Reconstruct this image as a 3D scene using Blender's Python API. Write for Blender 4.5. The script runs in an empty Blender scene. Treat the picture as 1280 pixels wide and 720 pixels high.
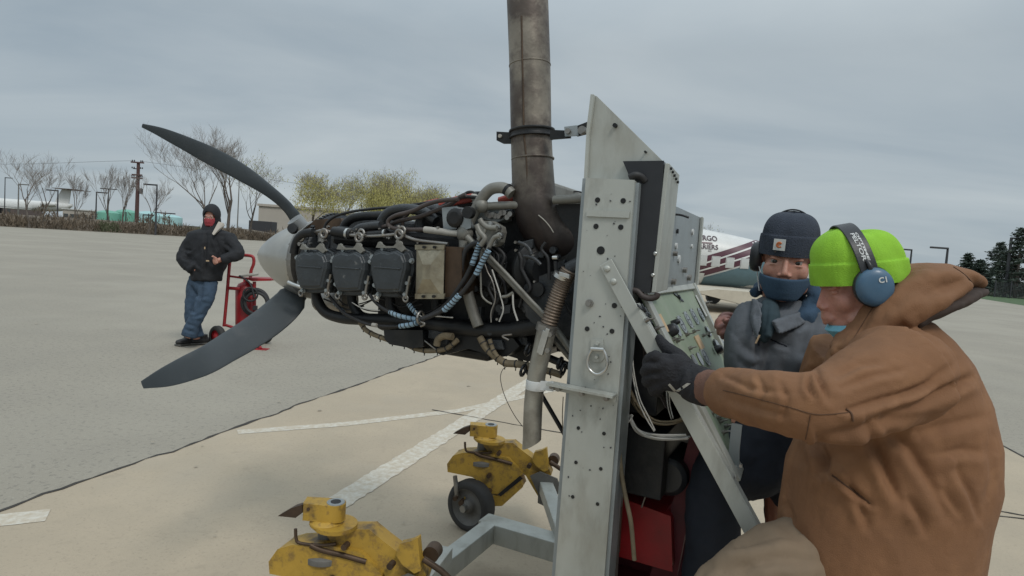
import bpy, math, random
import numpy as np
from mathutils import Vector, Matrix, noise
R_ = math.radians
scene = bpy.context.scene
COL = scene.collection

# ------------------------------------------------------------------ camera
FPX = 780.0                       # focal length in pixels of the 1280 px wide photograph
PITCH, ROLL, EYE = R_(3.6), R_(4.0), 1.5
cam_d = bpy.data.cameras.new('camera')
cam = bpy.data.objects.new('camera', cam_d); COL.objects.link(cam)
cam_d.sensor_width = 36.0
cam_d.lens = 36.0*FPX/1280.0
cam_d.clip_start = 0.05; cam_d.clip_end = 3000
MC = (Matrix.Rotation(math.pi/2-PITCH, 3, 'X') @ Matrix.Rotation(ROLL, 3, 'Z'))
cam.matrix_world = Matrix.Translation((0, 0, EYE)) @ MC.to_4x4()
scene.camera = cam
scene.render.resolution_x = 1024; scene.render.resolution_y = 576
scene.render.engine = 'CYCLES'

# ------------------------------------------------------------------ world: overcast sky
SUN_EL, SUN_AZ = R_(52), R_(150)        # azimuth measured clockwise from +Y
w = bpy.data.worlds.new('World'); scene.world = w; w.use_nodes = True
nt = w.node_tree; nt.nodes.clear()
def N(nt, t, **kw):
    n = nt.nodes.new(t)
    for k, v in kw.items():
        if hasattr(n, k): setattr(n, k, v)
        else: n.inputs[k.replace('_', ' ')].default_value = v
    return n
L = nt.links.new
out = N(nt, 'ShaderNodeOutputWorld')
sky = N(nt, 'ShaderNodeTexSky', sky_type='NISHITA', sun_disc=False, sun_elevation=SUN_EL, sun_rotation=SUN_AZ)
bg1 = N(nt, 'ShaderNodeBackground'); bg1.inputs['Strength'].default_value = 0.06
L(sky.outputs[0], bg1.inputs['Color'])
tc = N(nt, 'ShaderNodeTexCoord')
sep = N(nt, 'ShaderNodeSeparateXYZ'); L(tc.outputs['Generated'], sep.inputs[0])
zc = N(nt, 'ShaderNodeMath', operation='MAXIMUM'); L(sep.outputs[2], zc.inputs[0]); zc.inputs[1].default_value = 0.0
za = N(nt, 'ShaderNodeMath', operation='ADD'); L(zc.outputs[0], za.inputs[0]); za.inputs[1].default_value = 0.16
dx = N(nt, 'ShaderNodeMath', operation='DIVIDE'); L(sep.outputs[0], dx.inputs[0]); L(za.outputs[0], dx.inputs[1])
dy = N(nt, 'ShaderNodeMath', operation='DIVIDE'); L(sep.outputs[1], dy.inputs[0]); L(za.outputs[0], dy.inputs[1])
cmb = N(nt, 'ShaderNodeCombineXYZ'); L(dx.outputs[0], cmb.inputs[0]); L(dy.outputs[0], cmb.inputs[1])
mp = N(nt, 'ShaderNodeMapping'); mp.inputs['Scale'].default_value = (0.55, 0.95, 1); mp.inputs['Rotation'].default_value = (0, 0, 0.25)
L(cmb.outputs[0], mp.inputs[0])
nz = N(nt, 'ShaderNodeTexNoise'); nz.inputs['Scale'].default_value = 0.9; nz.inputs['Detail'].default_value = 7; nz.inputs['Roughness'].default_value = 0.52; nz.inputs['Distortion'].default_value = 0.4
L(mp.outputs[0], nz.inputs['Vector'])
cr = N(nt, 'ShaderNodeValToRGB')
cr.color_ramp.elements[0].position = 0.32; cr.color_ramp.elements[0].color = (0.335, 0.405, 0.460, 1)
cr.color_ramp.elements[1].position = 0.70; cr.color_ramp.elements[1].color = (0.53, 0.585, 0.610, 1)
L(nz.outputs['Fac'], cr.inputs[0])
# gentle brightening towards the zenith as under any overcast sky
zg = N(nt, 'ShaderNodeMapRange'); zg.inputs['From Min'].default_value = 0.30; zg.inputs['From Max'].default_value = 1; zg.inputs['To Min'].default_value = 1.0; zg.inputs['To Max'].default_value = 2.6
L(sep.outputs[2], zg.inputs['Value'])
bg2 = N(nt, 'ShaderNodeBackground'); L(cr.outputs[0], bg2.inputs['Color']); L(zg.outputs[0], bg2.inputs['Strength'])
mx = N(nt, 'ShaderNodeMixShader'); mx.inputs[0].default_value = 0.9
L(bg1.outputs[0], mx.inputs[1]); L(bg2.outputs[0], mx.inputs[2]); L(mx.outputs[0], out.inputs[0])

sd = bpy.data.lights.new('sun', 'SUN'); sd.energy = 1.3; sd.angle = R_(14); sd.color = (1, 0.96, 0.9)
so = bpy.data.objects.new('sun', sd); COL.objects.link(so)
sdir = Vector((math.sin(SUN_AZ)*math.cos(SUN_EL), math.cos(SUN_AZ)*math.cos(SUN_EL), math.sin(SUN_EL)))
so.rotation_euler = sdir.to_track_quat('Z', 'Y').to_euler(); so.location = (0, 0, 30)
scene.view_settings.view_transform = 'Standard'; scene.view_settings.look = 'None'
scene.view_settings.exposure = 0.0; scene.view_settings.gamma = 1.0

# ------------------------------------------------------------------ measuring helpers
MCn = np.array(MC); CN = np.array([0, 0, EYE])
def ray(x, y): return MCn @ np.array([(x-640)/FPX, -(y-360)/FPX, -1.0])
def P(x, y, d): return CN + ray(x, y)*d                        # point seen at (x, y), d metres deep
def G(x, y, z=0.0): r = ray(x, y); return CN + r*((z-EYE)/r[2])  # point on a level plane
def projn(v):
    q = (np.asarray(v)-CN) @ MCn
    return np.stack([640+FPX*q[..., 0]/-q[..., 2], 360-FPX*q[..., 1]/-q[..., 2]], -1)
# engine frame: a towards the propeller, b towards the near side, c up, origin on the crankshaft
A_ = R_(26)
EU = np.array([-math.cos(A_), math.sin(A_), 0]); EB = np.array([-math.sin(A_), -math.cos(A_), 0]); EZ = np.array([0, 0, 1.0])
EO = P(545, 340, 2.0) - EB*.42
def W(a, b, c): return EO + EU*a + EB*b + EZ*c
def EP(x, y, b):                                               # on the vertical plane b = const
    r = ray(x, y); t = (b-(CN-EO) @ EB)/(r @ EB); return CN + r*t
def EA(x, y, a):                                               # on the vertical plane a = const
    r = ray(x, y); t = (a-(CN-EO) @ EU)/(r @ EU); return CN + r*t
def toE(p): q = np.asarray(p)-EO; return q @ EU, q @ EB, q[2]

# ------------------------------------------------------------------ materials
def mat(name, col, rough=.6, metal=0.0, var=.15, scale=8.0, bump=.0, bscale=60.0, dirt=None, dirt_amt=.5, dscale=5.0, detail=5, spec=.5, stretch=(1, 1, 1), coat=0, sss=0, rvar=.1, dlo=.45, dhi=.7):
    m = bpy.data.materials.new(name); m.use_nodes = True; t = m.node_tree; b = t.nodes['Principled BSDF']
    tcn = N(t, 'ShaderNodeTexCoord'); mpn = N(t, 'ShaderNodeMapping'); mpn.inputs['Scale'].default_value = stretch
    t.links.new(tcn.outputs['Object'], mpn.inputs[0])
    n1 = N(t, 'ShaderNodeTexNoise'); n1.inputs['Scale'].default_value = scale; n1.inputs['Detail'].default_value = detail; n1.inputs['Roughness'].default_value = .6
    t.links.new(mpn.outputs[0], n1.inputs['Vector'])
    r1 = N(t, 'ShaderNodeValToRGB')
    c = np.array(col)
    r1.color_ramp.elements[0].position = .3; r1.color_ramp.elements[0].color = (*np.clip(c*(1-var), 0, 1), 1)
    r1.color_ramp.elements[1].position = .72; r1.color_ramp.elements[1].color = (*np.clip(c*(1+var), 0, 1), 1)
    t.links.new(n1.outputs['Fac'], r1.inputs[0])
    last = r1.outputs[0]
    rr = N(t, 'ShaderNodeMapRange'); rr.inputs['To Min'].default_value = max(.02, rough-rvar); rr.inputs['To Max'].default_value = min(1, rough+rvar)
    t.links.new(n1.outputs['Fac'], rr.inputs['Value']); t.links.new(rr.outputs[0], b.inputs['Roughness'])
    if dirt is not None:
        n2 = N(t, 'ShaderNodeTexNoise'); n2.inputs['Scale'].default_value = dscale; n2.inputs['Detail'].default_value = 8; n2.inputs['Roughness'].default_value = .65
        t.links.new(mpn.outputs[0], n2.inputs['Vector'])
        mr = N(t, 'ShaderNodeMapRange'); mr.inputs['From Min'].default_value = dlo; mr.inputs['From Max'].default_value = dhi; mr.inputs['To Max'].default_value = dirt_amt
        t.links.new(n2.outputs['Fac'], mr.inputs['Value'])
        mi = N(t, 'ShaderNodeMix', data_type='RGBA'); t.links.new(mr.outputs[0], mi.inputs[0]); t.links.new(last, mi.inputs[6]); mi.inputs[7].default_value = (*dirt, 1)
        last = mi.outputs[2]
    t.links.new(last, b.inputs['Base Color'])
    b.inputs['Metallic'].default_value = metal; b.inputs['Specular IOR Level'].default_value = spec
    if coat: b.inputs['Coat Weight'].default_value = coat; b.inputs['Coat Roughness'].default_value = .2
    if sss: b.inputs['Subsurface Weight'].default_value = sss; b.inputs['Subsurface Radius'].default_value = (.01, .004, .002)
    if bump:
        n3 = N(t, 'ShaderNodeTexNoise'); n3.inputs['Scale'].default_value = bscale; n3.inputs['Detail'].default_value = 6
        t.links.new(mpn.outputs[0], n3.inputs['Vector'])
        bm_ = N(t, 'ShaderNodeBump'); bm_.inputs['Strength'].default_value = bump; bm_.inputs['Distance'].default_value = .01
        t.links.new(n3.outputs['Fac'], bm_.inputs['Height']); t.links.new(bm_.outputs[0], b.inputs['Normal'])
    return m

# ------------------------------------------------------------------ mesh builder
def nrm(v): v = np.asarray(v, float); return v/(np.linalg.norm(v)+1e-12)
def frame(d):
    d = nrm(d); h = np.array([0, 0, 1.0]) if abs(d[2]) < .9 else np.array([1.0, 0, 0])
    x = nrm(np.cross(h, d)); return x, np.cross(d, x), d
def spline(pts, k=6):
    p = [np.asarray(q, float) for q in pts]
    if len(p) < 3 or k < 2: return p
    p = [2*p[0]-p[1]]+p+[2*p[-1]-p[-2]]; o = []
    for i in range(1, len(p)-2):
        for j in range(k):
            t = j/k; a, b, c, d = p[i-1], p[i], p[i+1], p[i+2]
            o.append(.5*((2*b)+(c-a)*t+(2*a-5*b+4*c-d)*t*t+(3*b-a-3*c+d)*t**3))
    o.append(p[-2]); return o
class MB:
    def __init__(s): s.v = []; s.f = []; s.sm = []
    def add(s, vs, fs, smooth=False):
        o = len(s.v); s.v += [tuple(map(float, q)) for q in vs]
        for f in fs: s.f.append([i+o for i in f]); s.sm.append(smooth)
        return s
    def box(s, c, h, ax=None):
        ax = np.eye(3) if ax is None else np.array([nrm(q) for q in ax]); c = np.asarray(c, float)
        vs = [c+ax[0]*h[0]*i+ax[1]*h[1]*j+ax[2]*h[2]*k for i in (-1, 1) for j in (-1, 1) for k in (-1, 1)]
        return s.add(vs, [(0, 1, 3, 2), (4, 6, 7, 5), (0, 4, 5, 1), (2, 3, 7, 6), (0, 2, 6, 4), (1, 5, 7, 3)])
    def ebox(s, a0, a1, b0, b1, c0, c1):
        return s.box(W((a0+a1)/2, (b0+b1)/2, (c0+c1)/2), (abs(a1-a0)/2, abs(b1-b0)/2, abs(c1-c0)/2), (EU, EB, EZ))
    def wbox(s, x0, x1, y0, y1, z0, z1):
        return s.box(((x0+x1)/2, (y0+y1)/2, (z0+z1)/2), (abs(x1-x0)/2, abs(y1-y0)/2, abs(z1-z0)/2))
    def prism(s, pts, vec, smooth=False):
        p = [np.asarray(q, float) for q in pts]; v = np.asarray(vec, float); n = len(p)
        nn = np.zeros(3)
        for i in range(n): nn += np.cross(p[i]-p[0], p[(i+1) % n]-p[0])
        if nn @ v > 0: p = p[::-1]
        fs = [tuple(range(n)), tuple(range(2*n-1, n-1, -1))]
        s.add(p+[q+v for q in p], fs, False)
        return s.add(p+[q+v for q in p], [(i, i+n, (i+1) % n+n, (i+1) % n) for i in range(n)], smooth)
    def tube(s, pts, r, n=10, k=6, caps=True, flat=None):
        q = spline(pts, k); m = len(q)
        if np.ndim(r) == 0: rr = [r]*m
        else: rr = list(np.interp(np.linspace(0, len(r)-1, m), range(len(r)), r))
        ts = [nrm(q[min(i+1, m-1)]-q[max(i-1, 0)]) for i in range(m)]
        x, y, _ = frame(ts[0]); vs = []
        for i in range(m):
            x = nrm(x-ts[i]*(x @ ts[i])); y = np.cross(ts[i], x)
            for j in range(n):
                an = 2*math.pi*j/n
                vs.append(q[i]+(x*math.cos(an)+y*math.sin(an))*rr[i])
        fs = [(i*n+j, i*n+(j+1) % n, (i+1)*n+(j+1) % n, (i+1)*n+j) for i in range(m-1) for j in range(n)]
        s.add(vs, fs, True)
        if caps: s.add(vs[:n], [tuple(range(n-1, -1, -1))]); s.add(vs[-n:], [tuple(range(n))])
        return s
    def lathe(s, p0, ax, prof, n=24, sx=1.0, xdir=None, smooth=True, caps=True):
        p0 = np.asarray(p0, float); x, y, d = frame(ax)
        if xdir is not None: x = nrm(np.asarray(xdir)-d*(np.asarray(xdir) @ d)); y = np.cross(d, x)
        vs = []
        for t, r in prof:
            for j in range(n):
                an = 2*math.pi*j/n; vs.append(p0+d*t+(x*math.cos(an)*sx+y*math.sin(an))*max(r, 1e-5))
        m = len(prof)
        fs = [(i*n+j, i*n+(j+1) % n, (i+1)*n+(j+1) % n, (i+1)*n+j) for i in range(m-1) for j in range(n)]
        s.add(vs, fs, smooth)
        if not caps: return s
        if prof[0][1] > 1e-4: s.add(vs[:n], [tuple(range(n-1, -1, -1))])
        if prof[-1][1] > 1e-4: s.add(vs[-n:], [tuple(range(n))])
        return s
    def disc(s, c, ax, r, h, n=16): return s.lathe(np.asarray(c)-nrm(ax)*h/2, ax, [(0, r), (h, r)], n, smooth=False)
    def bolt(s, c, ax, r=.006, h=.006): return s.disc(c, ax, r, h, 6)
    def torus(s, c, ax, R, r, n=24, m=8, sx=1, a0=0, a1=2*math.pi, xdir=None):
        x, y, d = frame(ax)
        if xdir is not None: x = nrm(np.asarray(xdir)-d*(np.asarray(xdir) @ d)); y = np.cross(d, x)
        full = abs(a1-a0-2*math.pi) < 1e-6
        pts = [np.asarray(c)+x*math.cos(a)*R*sx+y*math.sin(a)*R for a in np.linspace(a0, a1, n+1)]
        return s.tube(pts, r, m, 1, not full)
    def ell(s, c, r, ax=None, n=16, m=10):
        ax = np.eye(3) if ax is None else np.array([nrm(q) for q in ax]); c = np.asarray(c, float); vs = []
        for i in range(m+1):
            th = math.pi*i/m
            for j in range(n):
                ph = 2*math.pi*j/n
                vs.append(c+ax[0]*r[0]*math.sin(th)*math.cos(ph)+ax[1]*r[1]*math.sin(th)*math.sin(ph)+ax[2]*r[2]*math.cos(th)*1.0)
        fs = [(i*n+j, (i+1)*n+j, (i+1)*n+(j+1) % n, i*n+(j+1) % n) for i in range(m) for j in range(n)]
        return s.add(vs, fs, True)
    def loft(s, rings, smooth=True, caps=True):
        n = len(rings[0]); vs = [q for r in rings for q in r]; m = len(rings)
        s.add(vs, [(i*n+j, i*n+(j+1) % n, (i+1)*n+(j+1) % n, (i+1)*n+j) for i in range(m-1) for j in range(n)], smooth)
        if caps: s.add(vs[:n], [tuple(range(n-1, -1, -1))], smooth); s.add(vs[-n:], [tuple(range(n))], smooth)
        return s
    def build(s, name, material, parent=None, bevel=0, bseg=2, **props):
        org = np.array(parent.get('_o', (0, 0, 0))) if parent is not None else np.zeros(3)
        me = bpy.data.meshes.new(name)
        v = np.array(s.v)-org
        me.from_pydata(v.tolist(), [], s.f)
        me.polygons.foreach_set('use_smooth', s.sm)
        me.materials.append(material); me.update()
        o = bpy.data.objects.new(name, me); COL.objects.link(o)
        if parent is not None: o.parent = parent; o['_o'] = list(map(float, org))
        if bevel:
            b = o.modifiers.new('bevel', 'BEVEL'); b.width = bevel; b.segments = bseg; b.limit_method = 'ANGLE'; b.angle_limit = R_(35)
        for k, q in props.items(): o[k] = q
        return o
def thing(name, loc, label, category, group=None):
    o = bpy.data.objects.new(name, None); COL.objects.link(o); o.location = tuple(map(float, loc)); o.empty_display_size = .1
    o['_o'] = [float(q) for q in loc]; o['label'] = label; o['category'] = category
    if group: o['group'] = group
    return o
def single(mb, name, material, loc, label, category, group=None, kind=None, **kw):
    t = bpy.data.objects.new('t', None); t['_o'] = [float(q) for q in loc]
    o = mb.build(name, material, None, **kw)
    o.data.transform(Matrix.Translation(-Vector([float(q) for q in loc]))); o.location = [float(q) for q in loc]
    if label: o['label'] = label
    if category: o['category'] = category
    if group: o['group'] = group
    if kind: o['kind'] = kind
    bpy.data.objects.remove(t)
    return o
def sculpt(mb, name, material, parent, voxel=.008, smooth=6, sfac=.5, disp=None, sub=0, **props):
    """one continuous skin grown over overlapping volumes, then shaped"""
    o = mb.build('tmp_'+name, material, parent)
    r = o.modifiers.new('r', 'REMESH'); r.mode = 'VOXEL'; r.voxel_size = voxel; r.use_smooth_shade = True
    q = o.modifiers.new('s', 'SMOOTH'); q.iterations = smooth; q.factor = sfac
    bpy.context.view_layer.update()
    dg = bpy.context.evaluated_depsgraph_get()
    me = bpy.data.meshes.new_from_object(o.evaluated_get(dg)); me.name = name
    org = np.array(o.get('_o', (0, 0, 0)))
    old = o.data; bpy.data.objects.remove(o); bpy.data.meshes.remove(old)
    n = len(me.vertices); co = np.empty(n*3); me.vertices.foreach_get('co', co); co = co.reshape(-1, 3)+org
    no = np.empty(n*3); me.vertices.foreach_get('normal', no); no = no.reshape(-1, 3)
    if disp is not None:
        co = disp(co, no); me.vertices.foreach_set('co', (co-org).ravel()); me.update()
    me.polygons.foreach_set('use_smooth', [True]*len(me.polygons))
    me.materials.clear(); me.materials.append(material)
    ob = bpy.data.objects.new(name, me); COL.objects.link(ob)
    if parent is not None: ob.parent = parent; ob['_o'] = list(map(float, org))
    for k, v in props.items(): ob[k] = v
    return ob
def folds(lines, wr=0.004, wscale=9, stretch=(1, 1, 1), seed=0):
    """cloth folds: every line is (points seen, width px, depth m); wr = small wrinkles"""
    def f(co, no):
        px = projn(co); vd = co-CN; vd /= np.linalg.norm(vd, axis=1)[:, None]
        front = np.clip(-(no*vd).sum(1)*2.0+.15, 0, 1)
        d = np.zeros(len(co))
        for pts, wd, amp in lines:
            q = np.array(pts, float); best = np.full(len(co), 1e9); sg = np.zeros(len(co)); tt = np.zeros(len(co))
            seg = len(q)-1
            for i in range(seg):
                a, b = q[i], q[i+1]; e = b-a; l2 = e @ e
                t = np.clip(((px-a) @ e)/l2, 0, 1); pr = a+t[:, None]*e; dd = px-pr; di = np.hypot(dd[:, 0], dd[:, 1])
                cr_ = np.sign(e[0]*dd[:, 1]-e[1]*dd[:, 0]); m = di < best
                best[m] = di[m]; sg[m] = cr_[m]; tt[m] = (i+t[m])/seg
            tap = np.sin(np.clip(tt*.9+.08, 0, 1)*math.pi)**.5
            s_ = best*sg
            d -= amp*np.exp(-(best/wd)**2)*tap
            d += .8*amp*np.exp(-((s_-2.1*wd)/(1.5*wd))**2)*tap
        d *= front
        if wr:
            st = np.array(stretch)
            w1 = np.array([noise.noise(Vector(p*st*wscale)+Vector((seed, 0, 0)))+.5*noise.noise(Vector(p*st*wscale*2.3)+Vector((seed, 5, 0))) for p in co])
            w1 = 1-np.abs(w1)*2.2
            d += wr*w1
            w2 = np.array([noise.noise(Vector(p*np.array((1.4, 1.4, .8))*wscale*3.1)+Vector((0, seed, 9))) for p in co])
            d -= wr*.35*np.exp(-(w2/.08)**2)
        return co+no*d[:, None]
    return f
def copy_tree(o, dv, parent=None, label=None):
    c = o.copy(); COL.objects.link(c)
    if parent is None: c.location = Vector(c.location)+Vector(dv)
    else: c.parent = parent
    if label: c['label'] = label
    for ch in o.children: copy_tree(ch, dv, c)
    return c
def text_mesh(s, size, bold=0.0):
    cu = bpy.data.curves.new('lettering', 'FONT'); cu.body = s; cu.size = size; cu.resolution_u = 3; cu.offset = bold
    o = bpy.data.objects.new('lettering_tmp', cu); COL.objects.link(o); bpy.context.view_layer.update()
    dg = bpy.context.evaluated_depsgraph_get(); me = bpy.data.meshes.new_from_object(o.evaluated_get(dg))
    vs = [np.array(v.co) for v in me.vertices]; fs = [tuple(p.vertices) for p in me.polygons]
    bpy.data.objects.remove(o); bpy.data.curves.remove(cu); bpy.data.meshes.remove(me)
    return vs, fs
# ------------------------------------------------------------------ materials used
M = {}
M['apron'] = mat('weathered grey asphalt apron', (.290, .262, .212), .92, var=.10, scale=.35, bump=.5, bscale=70, dirt=(.26, .235, .195), dirt_amt=.55, dscale=1.3, detail=9)
M['tan'] = mat('tan concrete', (.395, .328, .240), .9, var=.09, scale=.8, bump=.35, bscale=60, dirt=(.33, .28, .21), dirt_amt=.5, dscale=2.1, detail=9)
M['earth'] = mat('dry grass ground', (.11, .10, .06), .95, var=.3, scale=.2)
M['grass'] = mat('green mown grass', (.055, .095, .035), .95, var=.3, scale=1.2, bump=.6, bscale=8)
M['joint'] = mat('black joint filler', (.045, .04, .035), .9, var=.4, scale=6)
M['line'] = mat('worn white line paint', (.56, .53, .46), .85, var=.06, scale=2, dirt=(.44, .375, .285), dirt_amt=.95, dscale=26, dlo=.36, dhi=.60)
M['stain'] = mat('dark ground stain', (.33, .28, .215), .9, var=.1, scale=9)
M['black'] = mat('black painted steel', (.011, .012, .013), .45, var=.3, scale=12, dirt=(.045, .04, .035), dirt_amt=.5, dscale=9, bump=.1, spec=.35)
M['cast'] = mat('dark grey painted casting', (.024, .027, .030), .45, var=.25, scale=20, dirt=(.12, .12, .12), dirt_amt=.35, dscale=22, bump=.25, bscale=120, dlo=.52, dhi=.72)
M['cover'] = mat('grey rocker cover paint', (.034, .040, .045), .40, var=.18, scale=14, dirt=(.20, .20, .19), dirt_amt=.6, dscale=28, bump=.12, bscale=90, dlo=.62, dhi=.70)
M['rubber'] = mat('black rubber', (.020, .020, .021), .62, var=.2, scale=15, bump=.1)
M['hose_brown'] = mat('dusty brown hose', (.055, .042, .038), .6, var=.25, scale=18)
M['steel'] = mat('bare worn steel', (.30, .29, .27), .42, .85, var=.2, scale=16, dirt=(.16, .12, .09), dirt_amt=.6, dscale=12, bump=.1)
M['bright'] = mat('bright zinc steel', (.55, .55, .53), .3, .9, var=.15, scale=20)
M['mount'] = mat('grey painted tube', (.22, .215, .19), .5, .2, var=.2, scale=14, dirt=(.08, .07, .06), dirt_amt=.7, dscale=14, bump=.1)
M['alu'] = mat('greyish aluminium plate', (.42, .43, .395), .48, .3, var=.10, scale=6, dirt=(.19, .18, .15), dirt_amt=.6, dscale=11, bump=.08, bscale=40, stretch=(1, 1, .35), dlo=.50, dhi=.74)
M['alu2'] = mat('grey blue aluminium sheet', (.30, .33, .34), .45, .35, var=.08, scale=6, dirt=(.18, .18, .17), dirt_amt=.4, dscale=9)
M['spinner'] = mat('polished spinner shell', (.46, .45, .42), .32, .8, var=.08, scale=3, dirt=(.30, .28, .24), dirt_amt=.5, dscale=5, dlo=.5, dhi=.8)
M['blade'] = mat('dark grey blade paint', (.040, .048, .053), .50, var=.10, scale=4, bump=.05, dirt=(.10, .10, .10), dirt_amt=.4, dscale=9, dlo=.55, dhi=.8)
M['blade_root'] = mat('bare grey blade shank', (.30, .31, .31), .4, .4, var=.12, scale=20)
M['stack'] = mat('heat stained exhaust steel', (.15, .125, .10), .52, .45, var=.42, scale=6, dirt=(.045, .034, .03), dirt_amt=.85, dscale=5, bump=.3, bscale=22, dlo=.42, dhi=.66, stretch=(1, 1, .8))
def stack_mat():
    m = M['stack']; t = m.node_tree; b = t.nodes['Principled BSDF']; src = b.inputs['Base Color'].links[0].from_socket
    tcn = N(t, 'ShaderNodeTexCoord'); sp_ = N(t, 'ShaderNodeSeparateXYZ'); t.links.new(tcn.outputs['Object'], sp_.inputs[0])
    nz_ = N(t, 'ShaderNodeTexNoise'); nz_.inputs['Scale'].default_value = 5; nz_.inputs['Detail'].default_value = 6; t.links.new(tcn.outputs['Object'], nz_.inputs['Vector'])
    ad = N(t, 'ShaderNodeMath', operation='MULTIPLY_ADD'); t.links.new(nz_.outputs['Fac'], ad.inputs[0]); ad.inputs[1].default_value = .5; t.links.new(sp_.outputs[2], ad.inputs[2])
    mr_ = N(t, 'ShaderNodeMapRange'); mr_.inputs['From Min'].default_value = .84; mr_.inputs['From Max'].default_value = 1.22; t.links.new(ad.outputs[0], mr_.inputs['Value'])
    mi = N(t, 'ShaderNodeMix', data_type='RGBA'); t.links.new(mr_.outputs[0], mi.inputs[0]); mi.inputs[6].default_value = (.030, .022, .020, 1); t.links.new(src, mi.inputs[7]); t.links.new(mi.outputs[2], b.inputs['Base Color'])
    nz2 = N(t, 'ShaderNodeTexVoronoi'); nz2.inputs['Scale'].default_value = 16; t.links.new(tcn.outputs['Object'], nz2.inputs['Vector'])
M['stack'] = mat('heat stained exhaust steel', (.24, .21, .17), .50, .45, var=.45, scale=7, dirt=(.085, .065, .055), dirt_amt=.9, dscale=9, bump=.35, bscale=18, dlo=.44, dhi=.60)
stack_mat()
M['pipe'] = mat('dull grey tailpipe', (.36, .345, .30), .45, .6, var=.2, scale=9, dirt=(.10, .08, .06), dirt_amt=.6, dscale=10)
M['flex'] = mat('rusty corrugated hose', (.20, .155, .12), .5, .6, var=.25, scale=18)
M['bronze'] = mat('tarnished metal shield', (.30, .27, .20), .38, .7, var=.25, scale=14, dirt=(.10, .065, .035), dirt_amt=.6, dscale=10, bump=.15)
M['brown_metal'] = mat('burnt brown metal', (.085, .055, .035), .5, .5, var=.4, scale=12, dirt=(.03, .022, .018), dirt_amt=.6)
M['bluewrap'] = mat('pale blue spiral wrap', (.24, .35, .44), .55, var=.12, scale=20, dirt=(.12, .14, .15), dirt_amt=.4, dscale=18)
M['sleeve'] = mat('off white fibre sleeve', (.36, .345, .31), .85, var=.15, scale=30)
M['red_hose'] = mat('red silicone hose', (.33, .055, .035), .5, var=.25, scale=12)
M['harness'] = mat('tan wire harness', (.17, .135, .085), .75, var=.3, scale=25, bump=.3)
M['wire_white'] = mat('pale wire', (.42, .41, .38), .5, var=.1)
M['yellow'] = mat('chipped yellow paint', (.40, .245, .035), .5, var=.15, scale=8, dirt=(.09, .06, .03), dirt_amt=.9, dscale=13, bump=.2, bscale=40, dlo=.50, dhi=.66)
M['tyre'] = mat('grey black tyre', (.030, .029, .028), .75, var=.25, scale=12)
M['rim'] = mat('dusty wheel rim', (.13, .125, .115), .6, .3, var=.25, scale=14)
M['panel'] = mat('faded green panel paint', (.215, .265, .185), .55, var=.14, scale=7, dirt=(.34, .34, .29), dirt_amt=.55, dscale=6, dlo=.5, dhi=.75)
M['tape'] = mat('masking tape', (.50, .36, .22), .8, var=.08)
M['white_plate'] = mat('white label plate', (.55, .56, .55), .5, var=.05)
M['glass'] = mat('dark dial glass', (.05, .055, .055), .12, var=.3, scale=30, coat=.6)
M['red'] = mat('red enamel', (.30, .014, .018), .42, var=.12, scale=8, dirt=(.12, .02, .018), dirt_amt=.5, dscale=12)
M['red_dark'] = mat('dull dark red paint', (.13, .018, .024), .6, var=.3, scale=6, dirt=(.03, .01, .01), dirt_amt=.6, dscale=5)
M['lime'] = mat('lime green knit', (.25, .50, .035), .95, var=.08, scale=30, bump=.3, bscale=420)
M['navy'] = mat('navy knit', (.030, .038, .055), .95, var=.15, scale=30, bump=.5, bscale=250)
M['canvas'] = mat('brown duck canvas', (.205, .098, .045), .88, var=.13, scale=5, dirt=(.155, .073, .035), dirt_amt=.5, dscale=7, bump=.25, bscale=420, detail=7)
M['cuff'] = mat('brown inner cuff lining', (.15, .075, .052), .9, var=.15, scale=20, bump=.3, bscale=200)
M['seam'] = mat('dark brown seam thread', (.085, .042, .022), .9, var=.1)
M['canvas_dark'] = mat('brown hood lining with painted shade', (.045, .030, .024), .95, var=.2, scale=20)  # inside of the hood, with its shade put into the dark tone
M['grey_cloth'] = mat('faded grey work jacket cloth', (.095, .105, .120), .85, var=.18, scale=7, bump=.2, bscale=300)
M['teal_cloth'] = mat('dark teal sweatshirt', (.022, .040, .050), .9, var=.15, scale=12)
M['blue_cloth'] = mat('blue hooded sweatshirt cloth', (.030, .062, .105), .9, var=.15, scale=9, bump=.2, bscale=200)
M['trouser'] = mat('dark navy trousers', (.016, .020, .030), .9, var=.25, scale=8)
M['khaki'] = mat('khaki work trousers', (.20, .145, .095), .85, var=.12, scale=8)
M['glove'] = mat('black knitted glove', (.012, .012, .015), .85, var=.3, scale=20, bump=.4, bscale=200)
M['skin'] = mat('weathered skin', (.43, .22, .16), .5, var=.12, scale=14, dirt=(.48, .17, .13), dirt_amt=.5, dscale=9, bump=.08, bscale=300, sss=.15)
M['hand'] = mat('cold reddened hand skin', (.26, .12, .10), .55, var=.15, scale=25, bump=.1, bscale=200, sss=.1)
M['mask_blue'] = mat('pale blue paper mask', (.16, .40, .50), .8, var=.08)
M['mask_red'] = mat('red cloth mask', (.33, .045, .055), .85, var=.15, scale=20)
M['eye'] = mat('eye white', (.28, .24, .22), .2, var=.03)
M['iris'] = mat('dark iris', (.02, .018, .015), .15, var=.1)
M['muff'] = mat('blue earmuff shell', (.045, .110, .185), .48, var=.12, scale=12, coat=.3, dirt=(.12, .18, .24), dirt_amt=.3, dscale=16)
M['plastic'] = mat('black plastic', (.02, .021, .024), .38, var=.15, scale=20)
M['jeans'] = mat('blue denim', (.038, .066, .105), .85, var=.22, scale=6, bump=.3, bscale=150)
M['blackjacket'] = mat('black padded jacket', (.010, .011, .014), .8, var=.3, scale=8)
M['fleece'] = mat('cream fleece collar', (.40, .36, .31), .95, var=.1)
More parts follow.
